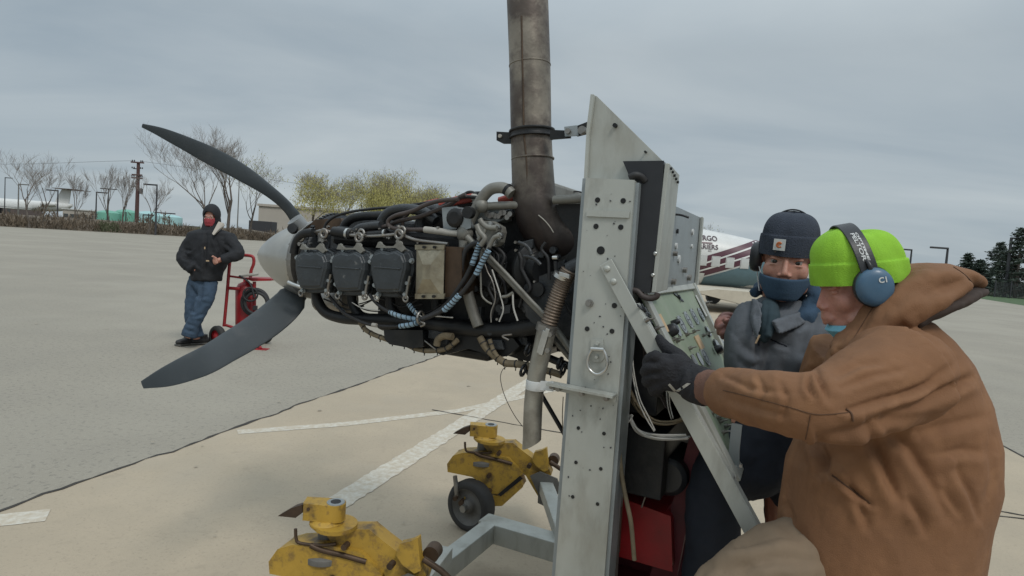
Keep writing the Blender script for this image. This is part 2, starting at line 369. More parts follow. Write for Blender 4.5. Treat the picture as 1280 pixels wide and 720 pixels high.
M['plane_white'] = mat('white aircraft paint', (.62, .62, .60), .35, var=.05, scale=1.5, coat=.2, dirt=(.45, .44, .41), dirt_amt=.4, dscale=2)
M['maroon'] = mat('maroon stripe paint', (.085, .028, .042), .4, var=.1)
M['teal'] = mat('dull teal paint', (.10, .17, .20), .4, var=.08)
M['cream'] = mat('cream aircraft wing paint', (.52, .47, .38), .5, var=.06, scale=2, dirt=(.30, .27, .2), dirt_amt=.3)
M['window'] = mat('covered aircraft window', (.50, .51, .50), .3, var=.05)
M['text'] = mat('dark maroon lettering', (.05, .025, .035), .5, var=.1)
M['bark'] = mat('grey brown bark', (.12, .10, .085), .9, var=.3, scale=3)
M['twig'] = mat('bare twig bark', (.23, .20, .175), .9, var=.25, scale=2)
M['willow'] = mat('fresh yellow willow leaves', (.42, .39, .14), .8, var=.3, scale=.6, detail=2)
M['budding'] = mat('pale budding leaves', (.30, .31, .16), .8, var=.25, scale=.6)
M['brush'] = mat('dry brown brush', (.135, .105, .075), .95, var=.35, scale=.5)
M['brush2'] = mat('dull green brush', (.085, .095, .05), .95, var=.3, scale=.5)
M['needle'] = mat('dark conifer needles', (.035, .055, .038), .9, var=.35, scale=1.5)
M['needle2'] = mat('blue green pine needles', (.065, .085, .065), .9, var=.35, scale=1.5)
M['build'] = mat('beige hangar cladding', (.42, .38, .33), .8, var=.05, scale=.3)
M['roof'] = mat('brown roof sheet', (.13, .10, .09), .8, var=.1)
M['tank_green'] = mat('mint green tank', (.14, .36, .27), .5, var=.08, scale=.2)
M['tank_cyan'] = mat('pale cyan tank', (.33, .52, .52), .5, var=.08, scale=.2)
M['pole'] = mat('dark lamp pole', (.045, .045, .05), .6, var=.1)
M['wood'] = mat('weathered wooden pole', (.10, .055, .05), .9, var=.2)
M['fence'] = mat('dark green fence mesh', (.05, .055, .055), .8, var=.3, scale=2)

def speckle(m, scale, dark, amt, lo=.60, hi=.66):
    t = m.node_tree; b = t.nodes['Principled BSDF']; src = b.inputs['Base Color'].links[0].from_socket; tcn = N(t, 'ShaderNodeTexCoord')
    n_ = N(t, 'ShaderNodeTexNoise'); n_.inputs['Scale'].default_value = scale; n_.inputs['Detail'].default_value = 3; n_.inputs['Roughness'].default_value = .7; t.links.new(tcn.outputs['Object'], n_.inputs['Vector'])
    mr_ = N(t, 'ShaderNodeMapRange'); mr_.inputs['From Min'].default_value = lo; mr_.inputs['From Max'].default_value = hi; mr_.inputs['To Max'].default_value = amt; t.links.new(n_.outputs['Fac'], mr_.inputs['Value'])
    mi = N(t, 'ShaderNodeMix', data_type='RGBA'); t.links.new(mr_.outputs[0], mi.inputs[0]); t.links.new(src, mi.inputs[6]); mi.inputs[7].default_value = (*dark, 1); t.links.new(mi.outputs[2], b.inputs['Base Color'])
speckle(M['apron'], 26, (.17, .155, .13), .75, .54, .66); speckle(M['apron'], 70, (.42, .40, .34), .5, .58, .68); speckle(M['apron'], .22, (.36, .33, .27), .4, .46, .62)
speckle(M['tan'], 60, (.29, .24, .18), .6, .56, .68); speckle(M['tan'], 5.5, (.30, .25, .185), .55, .60, .74); speckle(M['tan'], .7, (.36, .31, .24), .6, .52, .68)
speckle(M['alu'], 3, (.30, .28, .23), .5, .52, .70); speckle(M['yellow'], 30, (.22, .13, .04), .6, .56, .64); speckle(M['skin'], 120, (.30, .13, .10), .5, .5, .7)
speckle(M['canvas'], 9, (.28, .14, .065), .5, .52, .70)
# ------------------------------------------------------------------ ground
def sheet(name, pts, z, m, nx=0):
    mb = MB(); mb.add([(p[0], p[1], z) for p in pts], [tuple(range(len(pts)))])
    return mb
def ccw(pts):
    a = sum(pts[i][0]*pts[(i+1) % len(pts)][1]-pts[(i+1) % len(pts)][0]*pts[i][1] for i in range(len(pts)))
    return pts if a > 0 else pts[::-1]
def ground(name, pts, z, m): return single(sheet(name, ccw([tuple(p) for p in pts]), z, m), name, m, (0, 0, 0), None, None, kind='structure')
ground('ground', [(-900, -300), (900, -300), (1200, 1500), (-1200, 1500)], -.03, M['earth'])
e0, e1 = G(0, 283)[:2], G(345, 302)[:2]; ed = e1-e0
r0, r1 = G(1205, 370)[:2], G(1280, 382)[:2]; rd = r0-r1
apron = [e0-ed*2.6, e0, e1, e1+ed*.9, (70, 135), r0+rd*2.0, r0, r1, r1-rd*3.2, (0, -40), (-70, -40)]
ground('apron_asphalt', apron, 0.0, M['apron'])
gl = [e0-ed*2.6, e0, e1, e1+ed*.9]; nl = np.array([-ed[1], ed[0]])/np.linalg.norm(ed)
gr = [r0+rd*2.0, r0, r1, r1-rd*3.2]; nr = np.array([rd[1], -rd[0]])/np.linalg.norm(rd)
ground('grass_right', gr+[p+nr*9 for p in gr[::-1]], .004, M['grass'])
# tan concrete lane with a ragged left edge
pA, pB = G(0, 640)[:2], G(560, 441)[:2]; dA = (pB-pA)/np.linalg.norm(pB-pA); nA = np.array([-dA[1], dA[0]])
q0, q1 = G(1252, 557)[:2], G(1280, 572)[:2]; dB = nrm(np.append(q0-q1, 0))[:2]
random.seed(4)
def ragged(t): return .035*noise.noise(Vector((t*1.3, 0, 0)))+.03*noise.noise(Vector((t*5.1, 3, 0)))+.018*noise.noise(Vector((t*19, 7, 0)))
ts = list(np.arange(-4, 75, .09)); left = [pA+dA*t+nA*ragged(t) for t in ts]
rs = [q1+dB*t for t in (-14, 0, 30, 72)]
mb = MB()
nL = len(left); rt = [q1+dB*np.interp(t, [-4, 75], [-12, 66]) for t in ts]
mb.add([(*p, .004) for p in left]+[(*p, .004) for p in rt], [(i, i+nL, i+1+nL, i+1) for i in range(nL-1)])
single(mb, 'concrete_lane', M['tan'], (0, 0, 0), None, None, kind='structure')
def strip(name, pts, wd, z, m, seed=1, jag=.3):
    mb = MB(); random.seed(seed); a = []; b = []
    n = len(pts)
    for i, p in enumerate(pts):
        p = np.array(p[:2]); d = np.array(pts[min(i+1, n-1)][:2])-np.array(pts[max(i-1, 0)][:2]); d = d/np.linalg.norm(d); q = np.array([-d[1], d[0]])
        a.append((*(p+q*wd*(.5+jag*random.uniform(-1, 1))), z)); b.append((*(p-q*wd*(.5+jag*random.uniform(-1, 1))), z))
    mb.add(a+b, [(i+n, i+n+1, i+1, i) for i in range(n-1)])
    return single(mb, name, m, (0, 0, 0), None, None, kind='structure')
def along(p, q, st=.06): p = np.array(p[:2]); q = np.array(q[:2]); n = max(2, int(np.linalg.norm(q-p)/st)); return [p+(q-p)*i/n for i in range(n+1)]
strip('edge_crack', left[:500:1], .022, .008, M['joint'], 2, .45)
strip('lane_joint', along(q1-dB*6, q1+dB*60, .3), .02, .008, M['joint'], 3, .2)
j0, j1 = G(540, 513), G(702, 542)
strip('slab_joint', along(j0, j0+(j1-j0)*4.6), .014, .008, M['joint'], 5, .35)
strip('slab_joint', along(G(1150, 634), G(1380, 662)), .014, .008, M['joint'], 6, .35)
for k, (a, b) in enumerate([((0, 405), (230, 430)), ((0, 345), (640, 372)), ((900, 470), (1280, 500)), ((1090, 430), (1280, 446))]):
    pass
l1 = along(G(297, 541), G(430, 531), .04)[:-1]+along(G(430, 531), G(575, 514), .04)[:-1]+along(G(575, 514), G(700, 486), .04)
strip('painted_line', l1, .105, .0062, M['line'], 7, .015)
strip('painted_line', along(G(392, 648), G(670, 473), .04), .165, .0075, M['line'], 8, .05)
strip('painted_line', along(G(-30, 655), G(60, 645), .04), .15, .0062, M['line'], 9, .015)
# ragged chips and stains lying on the pavement
mb = MB(); random.seed(11)
for k in range(26):
    x, y = random.uniform(0, 1280), random.uniform(400, 700); g = G(x, y); r = random.uniform(.004, .016)*(g[1]/4)**.5
    n = 7; mb.add([(g[0]+r*math.cos(i*2*math.pi/n)*random.uniform(.4, 1.5), g[1]+r*math.sin(i*2*math.pi/n)*random.uniform(.4, 1.2), .016) for i in range(n)], [tuple(range(n))])
single(mb, 'pavement_stains', M['stain'], (0, 0, 0), None, None, kind='structure')
for k, (a, b_, wd) in enumerate([((1150, 430), (1280, 452), .012)]):
    g0, g1 = G(*a)[:2], G(*b_)[:2]; pts_ = along(g0, g1, .08); pts_ = [p+np.array([0, .12*noise.noise(Vector((i*.07, k*5, 0)))+.05*noise.noise(Vector((i*.3, k*5, 0)))]) for i, p in enumerate(pts_)]
    strip('hairline_crack', pts_, wd, .004, M['stain'], 20+k, .45)
# small litter on the grey apron
mb = MB(); mb.prism([P(208, 309, 38)+np.array([0, 0, 0]), P(214, 307, 38), P(216, 309, 38)], (0, .2, .1))

# ------------------------------------------------------------------ far left background
def base(px, d): p = P(px, 300, d); return np.array([p[0], p[1], 0.0])
def htop(py, px, d): return P(px, py, d)[2]
# airliner
D = 300; c0 = P(-60, 256, D); c1 = P(78, 254, D); z0 = 6.2
t = thing('airliner', (c0[0], D, 0), 'white airliner with a T tail parked beyond the brush at far left', 'airplane')
mb = MB(); f0 = np.array([P(-80, 256, D)[0], D, z0]); f1 = np.array([P(66, 259, D)[0], D, z0]); f2 = np.array([P(92, 262, D)[0], D, z0+1.2])
mb.tube([f0, f0+(f1-f0)*.1, f1, f2], [.4, 2.4, 2.4, .7], 20, 8); mb.build('fuselage', M['plane_white'], t)
mb = MB(); hx = P(79, 240, D); mb.prism([(f1[0]+1, D, z0+1.5), (f2[0]-2, D, z0+1.2), (hx[0]+4.6, D, z0+8.6), (hx[0]+.2, D, z0+8.6)], (0, .5, 0)); mb.build('tail_fin', M['plane_white'], t)
mb = MB(); mb.box((hx[0]+3.4, D, z0+8.8), (5.2, 3.5, .15)); mb.box((hx[0]+8, D+1, z0+8.5), (5, 1, .12)); mb.build('tailplane', M['roof'], t)
mb = MB(); mb.lathe((f1[0]-3, D-2.6, z0+1), (1, 0, 0), [(0, .8), (.5, 1.1), (5, 1.1), (7, .6)], 16); mb.build('jet_engine', M['plane_white'], t)
mb = MB(); mb.wbox(f0[0]+14, f1[0]-8, D-12, D-2, z0-2.3, z0-1.9); mb.build('wing', M['plane_white'], t)
mb = MB()
for x in (f0[0]+6, (f0[0]+f1[0])/2, (f0[0]+f1[0])/2+4): mb.wbox(x-.3, x+.3, D-.5, D+.5, -.03, z0-2)
mb.build('landing_gear', M['pole'], t)
def hall(px0, px1, ytop, d, dep, label, m, roofm, name='building', nw=0, wall_y=None):
    a, b = P(px0, ytop, d), P(px1, ytop, d); h = (a[2]+b[2])/2
    t = thing(name, (a[0], d, 0), label, 'building')
    mb = MB(); mb.wbox(a[0], b[0], d, d+dep, -.03, h*.93); mb.build('wall', m, t)
    mb = MB(); mb.wbox(a[0]-.3, b[0]+.3, d-.4, d+dep+.4, h*.93+.004, h); mb.build('roof', roofm, t)
    for i in range(nw):
        x = a[0]+(b[0]-a[0])*(i+.5)/nw; mb = MB(); mb.wbox(x-.9, x+.9, d-.06, d+.02, h*.25, h*.6); mb.build('window', M['glass'], t)
    return t
hall(80, 128, 262, 240, 20, 'long low cream building with flat roof behind the small bare tree', M['build'], M['plane_white'], nw=6)
hall(128, 252, 279, 320, 20, 'dark roofed low building behind the cyan tanks', M['build'], M['roof'], nw=8)
hall(325, 420, 258, 170, 40, 'large beige windowless hangar behind the spinner and upper blade', M['build'], M['build'], nw=0)
hall(-20, 20, 250, 330, 20, 'brown roofed building at the far left edge behind the white airliner', M['roof'], M['roof'], nw=3)
def tank(px, wpx, ytop, d, m, label):
    a = P(px-wpx/2, ytop, d); b = P(px+wpx/2, ytop, d); r = (b[0]-a[0])/2; h = a[2]
    t = thing('storage_tank', ((a[0]+b[0])/2, d, 0), label, 'tank', 'tanks beyond the apron edge')
    mb = MB(); mb.lathe(((a[0]+b[0])/2, d, -.03), (0, 0, 1), [(0, r), (h*.8, r), (h*.82, r*.99)], 28); mb.build('shell', m, t)
    mb = MB(); mb.lathe(((a[0]+b[0])/2, d, h*.82), (0, 0, 1), [(0, r*.99), (h*.1, r*.75), (h*.16, r*.35), (h*.18, 0)], 28); mb.build('dome_roof', m, t)
    mb = MB(); x = (a[0]+b[0])/2+r*.5; mb.tube([(x, d-r*.9, 0), (x, d-r*.9, h*.85)], .15, 6, 1); mb.build('ladder', M['pole'], t)
tank(137, 26, 262, 185, M['tank_green'], 'leftmost mint green storage tank behind the brush')
tank(160, 26, 261, 190, M['tank_green'], 'mint green storage tank just left of the wooden utility pole')
tank(188, 30, 263, 180, M['tank_cyan'], 'cyan storage tank between the utility pole and the black lamp post')
tank(213, 30, 267, 180, M['tank_cyan'], 'rightmost pale cyan storage tank next to the standing man')
# truck trailer
d = 112; a, b = P(312, 276, d), P(340, 293, d)
t = thing('truck_trailer', (a[0], d, 0), 'dark box trailer parked in front of the beige hangar', 'trailer')
mb = MB(); mb.wbox(a[0], b[0], d, d+2.4, .9, a[2]+.1); mb.build('box_body', M['pole'], t, bevel=.05)
for x in (a[0]+.7, b[0]-1.4, b[0]-.5):
    mb = MB(); mb.lathe((x, d-.05, .45), (0, 1, 0), [(0, .45), (.4, .45)], 14); mb.build('wheel', M['tyre'], t)
d = 130; a = P(262, 272, d)
mb = MB(); mb.lathe((a[0], d, 0), (0, 0, 1), [(0, 1.5), (2.0, 1.5), (2.8, 1.2), (3.3, .6), (3.5, 0)], 20)
single(mb, 'small_dome', M['plane_white'], (a[0], d, 0), 'small white dome beyond the brush beside the hooded head', 'dome')

def lamp(px, ytop, d, label, arm=1, m=None, both=False, r=.11):
    b = base(px, d); h = htop(ytop, px, d)
    t = thing('street_lamp', b, label, 'street lamp', 'lamp posts round the apron')
    mb = MB(); mb.tube([b, b+np.array([0, 0, h])], [r*1.2, r*.75], 8, 1); mb.build('pole', m or M['pole'], t)
    for s in ((-1, 1) if both else (arm,)):
        mb = MB(); mb.box(b+np.array([s*.85, 0, h-.05]), (.85, .18, .09)); mb.build('lamp_head', m or M['pole'], t, bevel=.03)
lamp(5, 222, 150, 'thin grey lamp post at the far left edge'); lamp(22, 230, 110, 'lamp post behind the leftmost bare tree', m=M['steel'])
lamp(71, 238, 95, 'black lamp post right of the two leftmost bare trees', -1)
lamp(119, 240, 100, 'lamp post right of the airliner tail', 1); lamp(134, 236, 130, 'twin headed lamp post left of the utility pole', 1, both=True)
lamp(194, 231, 82, 'tall black lamp post right of the utility pole', -1); lamp(178, 268, 100, 'short post lamp right of the utility pole', 1)
lamp(205, 266, 105, 'short twin headed lamp post in front of the cyan tanks', 1, both=True, r=.09)
lamp(296, 216, 125, 'tall twin headed grey mast behind the upper propeller blade', 1, m=M['steel'], both=True)
lamp(1141, 312, 75, 'lamp post just right of the lime green hat', -1, r=.12); lamp(1186, 310, 62, 'lamp post behind the raised brown hood', -1, r=.13); lamp(1264, 297, 66, 'tallest lamp post among the pine branches at right', 1, r=.17)
# utility pole
b = base(170, 92); h = htop(203, 172, 92)
t = thing('utility_pole', b, 'brown wooden utility pole with crossarms and a transformer can', 'utility pole')
mb = MB(); mb.tube([b, b+np.array([0, 0, h])], [.30, .22], 10, 1); mb.build('pole', M['wood'], t)
for dz, wd in ((.1, .95), (2.35, .8), (1.9, .75)):
    mb = MB(); mb.box(b+np.array([0, -.25, h-dz]), (wd, .08, .1)); mb.build('crossarm', M['wood'], t)
mb = MB()
for dz in (0, 1.0, 2.2):
    for x in (-.75, -.45, .5, .75): mb.lathe(b+np.array([x, -.25, h-dz]), (0, 0, 1), [(0, .05), (.1, .1), (.25, .05)], 8)
for dz in (1.0, 3.6): mb.box(b+np.array([-.35, 0, h-dz]), (.4, .06, .06))
mb.build('insulator', M['pole'], t)
mb = MB(); mb.lathe(b+np.array([.55, -.1, h-4.6]), (0, 0, 1), [(0, .26), (.7, .26), (.8, .1)], 12); mb.build('transformer', M['pole'], t)
mb = MB(); top = b+np.array([-.7, -.25, h+.1])
mb.tube([top, top+np.array([-30, 6, -1.6]), top+np.array([-62, 12, .3])], .018, 4, 8); mb.tube([top+np.array([1.4, 0, 0]), top+np.array([40, 14, -1.5]), top+np.array([90, 30, .3])], .018, 4, 8)
mb.build('power_line', M['pole'], t)

# ------------------------------------------------------------------ trees
def grow(mbT, mbC, p, d, ln, r, lev, maxlev, spread, rng, up=.25, leaf=None):
    n = 3; pts = [p]; dd = nrm(d)
    for i in range(n):
        dd = nrm(dd+np.array([rng.uniform(-1, 1), rng.uniform(-1, 1), rng.uniform(-.6, 1)])*.16+np.array([0, 0, up*.12])); p = p+dd*ln/n; pts.append(p)
    tgt = mbT if lev < 2 else mbC
    r1 = r*.62 if lev < maxlev else r*.3
    tgt.tube(pts, [r, r1], 6 if lev < 2 else (4 if lev < 4 else 3), 1, False)
    if leaf is not None and lev >= maxlev-1: leaf.append((pts, lev))
    if lev >= maxlev: return
    nc = rng.choice((3, 3, 4)) if lev else rng.choice((4, 5))
    for k in range(nc):
        t = .35+.65*(k+1)/nc if lev else .45+.55*(k+1)/nc
        i = min(int(t*n), n-1); q = pts[i]+(pts[i+1]-pts[i])*(t*n-i)
        a = rng.uniform(0, 6.283); sd = np.array([math.cos(a), math.sin(a), 0])
        nd = nrm(dd*rng.uniform(.75, 1.1)+sd*spread*rng.uniform(.5, 1.1)+np.array([0, 0, up*.5]))
        grow(mbT, mbC, q, nd, ln*rng.uniform(.58, .82), max(r1*rng.uniform(.5, .85), .012), lev+1, maxlev, spread, rng, up, leaf)
def bare(px, ytop, d, seed, label, spread=.75, lean=0, maxlev=5, trunk=.26, rr=.0145, leafm=None, nleaf=0, drop=0, ls=.16, wx=1.0, name='bare_tree', cat='tree', group='bare trees along the apron edge', up=.25):
    rng = random.Random(seed); b = base(px, d); h = htop(ytop, px, d)
    t = thing(name, b, label, cat, group)
    T, C_ = MB(), MB(); lf = []
    grow(T, C_, np.zeros(3), np.array([lean, 0, 1]), h*trunk*1.6, h*rr, 0, maxlev, spread, rng, up, lf)
    mz = max(v[2] for v in C_.v+T.v); s = h/mz
    sv = s*np.array([wx, wx, 1]); T.v = [tuple(np.array(v)*sv+b) for v in T.v]; C_.v = [tuple(np.array(v)*sv+b) for v in C_.v]
    T.build('trunk', M['bark'], t); C_.build('crown', M['twig'], t)
    if leafm:
        Lm = MB()
        for k in range(nleaf):
            pts, lev = rng.choice(lf); i = rng.randrange(len(pts)-1); q = (pts[i]+(pts[i+1]-pts[i])*rng.random())*sv+b
            q = q+np.array([rng.gauss(0, .4), rng.gauss(0, .4), rng.gauss(0, .35)])-np.array([0, 0, drop*rng.random()**1.5])
            a = rng.uniform(0, 6.28); x = np.array([math.cos(a), math.sin(a), rng.uniform(-.4, .4)])*ls*rng.uniform(.5, 1.2); z = np.array([rng.uniform(-.3, .3), rng.uniform(-.3, .3), -1])*ls*(1.6 if drop else .9)*rng.uniform(.6, 1.5)
            Lm.add([q-x*.5, q+x*.5, q+z+x*.2, q+z-x*.2], [(0, 1, 2, 3)])
        Lm.build('leaves', leafm, t)
    return t
bare(36, 184, 72, 1, 'leftmost bare spreading tree with several leaning limbs', .85, -.12)
bare(49, 190, 76, 2, 'second bare tree from the left edge with a slim crown', .6, .05)
bare(94, 210, 80, 3, 'small bare tree in front of the airliner tail', .55)
bare(137, 203, 84, 4, 'bare tree with thin upright stems left of the utility pole', .45, .1)
bare(153, 208, 84, 15, 'slim bare sapling touching the left side of the utility pole', .4, -.08)
bare(184, 214, 82, 6, 'bare v shaped tree between utility pole and black lamp post', .55, .12)
bare(266, 160, 92, 7, 'tall bare tree left of centre above the hooded man', .75, -.14, maxlev=6)
bare(284, 158, 96, 8, 'tall bare tree crossing the middle of the upper blade', .6, .05, maxlev=6, trunk=.2)
bare(311, 190, 98, 9, 'bare forked tree with few buds right of the tall pair', .8, .12, leafm=M['budding'], nleaf=400)
W_ = 'willow_tree'
bare(392, 208, 105, 21, 'leftmost yellow green willow with a visible dark fork above the blade root', .85, .0, leafm=M['willow'], nleaf=5500, drop=3.0, ls=.13, wx=1.15, maxlev=6, name=W_, group='willows behind the engine')
bare(418, 216, 118, 22, 'nearly bare grey tree between two willows', .7, .0, leafm=M['budding'], nleaf=1500, wx=1.2, name='budding_tree')
bare(455, 208, 112, 23, 'dense yellow willow left of the highest crown behind the engine', .95, .0, leafm=M['willow'], nleaf=9000, drop=4.0, ls=.13, wx=1.35, maxlev=6, name=W_, group='willows behind the engine')
bare(492, 205, 110, 24, 'tallest dense yellow willow behind the engine intake pipes', .9, .0, leafm=M['willow'], nleaf=9000, drop=4.0, ls=.13, wx=1.35, maxlev=6, name=W_, group='willows behind the engine')
bare(530, 222, 112, 25, 'rightmost yellow willow beside the red hose', .9, .0, leafm=M['willow'], nleaf=6500, drop=3.4, ls=.13, wx=1.2, maxlev=6, name=W_, group='willows behind the engine')
bare(556, 234, 120, 26, 'small pale budding tree right of the willows', .8, .0, leafm=M['budding'], nleaf=4500, wx=1.4, name='budding_tree')
bare(1105, 300, 85, 31, 'small bare tree peeking over the lime green hat', .7, .2, leafm=M['budding'], nleaf=200)
bare(880, 277, 100, 32, 'small bare tree behind the white fuselage roof', .7, .0, leafm=M['budding'], nleaf=200)
def conifer(px, ytop, d, wr, seed, label, m, layers=16, open_=.0):
    rng = random.Random(seed); b = base(px, d); h = htop(ytop, px, d)
    t = thing('conifer', b, label, 'tree', 'conifers at the right edge')
    mb = MB(); mb.tube([b, b+np.array([0, 0, h*.98])], [h*.02+.05, .03], 8, 1); mb.build('trunk', M['bark'], t)
    C_, B_ = MB(), MB()
    for i in range(layers):
        f = i/(layers-1); z = h*(.12+.86*f); R = wr*(1-f)**.75*rng.uniform(.8, 1.15)+.2
        for k in range(9 if open_ < .5 else 7):
            a = rng.uniform(0, 6.283); L_ = R*rng.uniform(.55, 1.1); dr = np.array([math.cos(a), math.sin(a), 0]); p0 = b+np.array([0, 0, z])
            p1 = p0+dr*L_+np.array([0, 0, L_*rng.uniform(-.08, .14)-(.12*L_)])
            B_.tube([p0, (p0+p1)/2-np.array([0, 0, .06*L_]), p1], [.05, .015], 4, 2, False)
            for q in range(int(60*(.5+L_/wr))):
                s = rng.uniform(.18 if open_ < .5 else .35, 1.05); c = p0+(p1-p0)*s+np.array([rng.gauss(0, .20), rng.gauss(0, .20), rng.gauss(0, .11)])
                e = np.array([rng.gauss(0, 1), rng.gauss(0, 1), rng.gauss(0, .5)])*.11; g = np.array([rng.gauss(0, 1), rng.gauss(0, 1), rng.gauss(0, .5)])*.07
                C_.add([c-e, c+g, c+e, c-g], [(0, 1, 2, 3)])
    B_.build('branches', M['bark'], t); C_.build('crown', m, t)
conifer(1213, 318, 88, 2.6, 41, 'dark rounded conifer just right of the brown hood', M['needle'], 12)
conifer(1230, 326, 84, 2.2, 42, 'smaller dark conifer beside the beige hut', M['needle'], 11)
conifer(1252, 304, 70, 3.1, 43, 'open branched pine around the tall right lamp post', M['needle2'], 13, 1)
conifer(1277, 286, 66, 3.3, 44, 'tallest open branched pine cut by the right edge', M['needle2'], 15, 1)
conifer(1310, 300, 68, 3.0, 45, 'pine standing just outside the right edge', M['needle2'], 12, 1)
# brush along the left edge of the apron
rng = random.Random(5); S1, S2 = MB(), MB()
for k in range(15000):
    t_ = rng.uniform(-1.2, 2.4); off = abs(rng.gauss(0, 1.8))+.3; c = e0+ed*t_*.9+nl*off
    hh = .55+3.4*abs(noise.noise(Vector((t_*9, 2, 0))))**1.2+1.6*max(0, noise.noise(Vector((t_*31, 5, 0))))+off*.2
    z = rng.uniform(0, hh); s = rng.uniform(.12, .34); a = rng.uniform(0, 6.28)
    x = np.array([math.cos(a), math.sin(a), 0])*s*.25; v = np.array([rng.gauss(0, .35), rng.gauss(0, .35), 1])*s*1.7; q = np.array([c[0], c[1], z])
    (S2 if noise.noise(Vector((t_*7, 9, 0))) > .22 else S1).add([q-x, q+x, q+v+x*.3, q+v-x*.3], [(0, 1, 2, 3)])
single(S1, 'dry_brush', M['brush'], (e0[0], e0[1], 0), 'band of dry brown brush along the far left apron edge', 'brush', kind='stuff')
single(S2, 'green_brush', M['brush2'], (e0[0], e0[1], 0), 'patches of dull green brush among the dry brush', 'brush', kind='stuff')
# embankment behind the brush
mb = MB(); n = 40
ra = [[*(e0+ed*(-1.4+3.8*i/n)*.9+nl*o), z*(1+.25*noise.noise(Vector((i*.4, o, 0))))] for o, z in ((2.2, -.03), (4.5, 1.25), (9, 1.5), (14, -.03)) for i in range(n+1)]
mb.add(ra, [(j*(n+1)+i, j*(n+1)+i+1, (j+1)*(n+1)+i+1, (j+1)*(n+1)+i) for j in range(3) for i in range(n)], True)
single(mb, 'embankment', M['brush'], (0, 0, 0), None, None, kind='structure')
# chain link fence panels on the right and beige hut
d = 72; a, b = P(1221, 350, d), P(1243, 350, d)
t = thing('utility_hut', (a[0], d, 0), 'small beige hut with dark roof line at right beyond the grass', 'building')
mb = MB(); mb.wbox(a[0], b[0], d, d+4, -.03, 1.6); mb.build('wall', M['build'], t)
mb = MB(); mb.wbox(a[0]-.15, b[0]+.15, d-.2, d+4.2, 1.604, 1.78); mb.build('roof', M['build'], t)
mb = MB(); mb.wbox(a[0]+.9, a[0]+1.5, d-.05, d, 0, 1.2); mb.build('door', M['roof'], t)
hall(1000, 1215, 352, 130, 15, 'low dark building hidden mostly behind the brown hood', M['roof'], M['roof'])
t = thing('mesh_fence', base(1245, 64), 'dark green mesh fence running under the pines at the right edge', 'fence')
x0, x1 = P(1243, 350, 64)[0], P(1330, 350, 64)[0]
mb = MB()
for x in np.arange(x0, x1, .16): mb.wbox(x, x+.03, 64, 64.03, 0, 1.55)
for z in np.arange(.1, 1.5, .16): mb.wbox(x0, x1, 64.032, 64.05, z, z+.03)
mb.build('mesh', M['fence'], t, kind='stuff')
for x in np.arange(x0, x1, 1.6):
    mb = MB(); mb.tube([(x, 63.9, 0), (x, 63.9, 1.75)], .05, 6, 1); mb.build('fence_post', M['pole'], t)
mb = MB(); rng = random.Random(8)
for k in range(3500):
    q = np.array([rng.uniform(P(1100, 350, 78)[0], P(1400, 350, 78)[0]), 76+rng.gauss(0, 1), rng.uniform(0, 1.5)]); e = np.array([rng.gauss(0, .2), rng.gauss(0, .2), rng.gauss(0, .2)]); g = np.array([rng.gauss(0, .15), 0, rng.gauss(0, .2)])
    mb.add([q-e, q+g, q+e, q-g], [(0, 1, 2, 3)])
single(mb, 'hedge', M['needle'], (40, 76, 0), 'dark hedge behind the mesh fence at right', 'hedge', kind='stuff')

# ------------------------------------------------------------------ cargo aeroplane behind the workers
YP = 21.0
def AX(px): return (px-640)/FPX*YP*1.003
ft, fb = 2.70, .66
def fus(x):  # (top, bottom) of the fuselage at x
    x0 = AX(865)
    if x < x0: k = np.clip((x0-x)/4.2, 0, 1); return ft-.25*k**2, fb+1.1*k**1.5
    k = (x-x0); return ft-.112*k-.011*k*k, fb+.10*np.clip(k-3, 0, 9)
t = thing('cargo_plane', (AX(900), YP, 0), 'white cargo aeroplane with maroon stripes, teal belly and CARGO CARRIERS lettering', 'airplane')
xs = np.linspace(AX(865)-4.3, AX(865)+6.2, 40); rings = []
def sec(x):
    tp, bt = fus(x); zc, rz = (tp+bt)/2, (tp-bt)/2
    e = 1.0
    if x > AX(865)+4.2: e = math.sqrt(max(0.0, 1-((x-AX(865)-4.2)/2.02)**2))
    return zc, rz*e, rz*.95*e
for x in xs:
    zc, rz, ry = sec(x); rings.append([np.array([x, YP+.95+ry*math.cos(a), zc+rz*math.sin(a)]) for a in np.linspace(0, 2*math.pi, 33)[:-1]])
mb = MB(); mb.loft(rings); mb.build('fuselage', M['plane_white'], t)
def onf(x, z, o=.008):
    zc, rz, ry = sec(x); s = np.clip((z-zc)/rz, -.995, .995); y = YP+.95-(ry+o)*math.sqrt(1-s*s); return np.array([x, y, z+o*s])
def decal(poly_f, x0, x1, name, m, o, n=30, k=6, par=None):
    mb = MB(); vs = []
    for i in range(n+1):
        x = x0+(x1-x0)*i/n; lo, hi = poly_f(x)
        tp, bt = fus(x); lo = max(lo, bt+.012); hi = min(hi, tp-.02); hi = max(hi, lo+1e-4)
        for j in range(k+1): vs.append(onf(x, lo+(hi-lo)*j/k, o))
    mb.add(vs, [(i*(k+1)+j, (i+1)*(k+1)+j, (i+1)*(k+1)+j+1, i*(k+1)+j+1) for i in range(n) for j in range(k)], True)
    return mb.build(name, m, par or t)
def ZP(px, py): return P(px, py, YP)[2]
def lin(pa, pb, xa, xb):  # heights of a line through two image points on the side of the fuselage
    za, zb = ZP(*pa), ZP(*pb); Xa, Xb = AX(pa[0]), AX(pb[0]); return lambda x: za+(zb-za)*(x-Xa)/(Xb-Xa)
u1 = lin((879, 319.4), (951, 298.1), 0, 0); l3 = lin((879, 346), (946, 325.6), 0, 0)
wl1 = lin((879, 328), (949, 305.6), 0, 0); wl2 = lin((871, 338.7), (944, 316.9), 0, 0)
X0, X1 = AX(868), AX(1010)
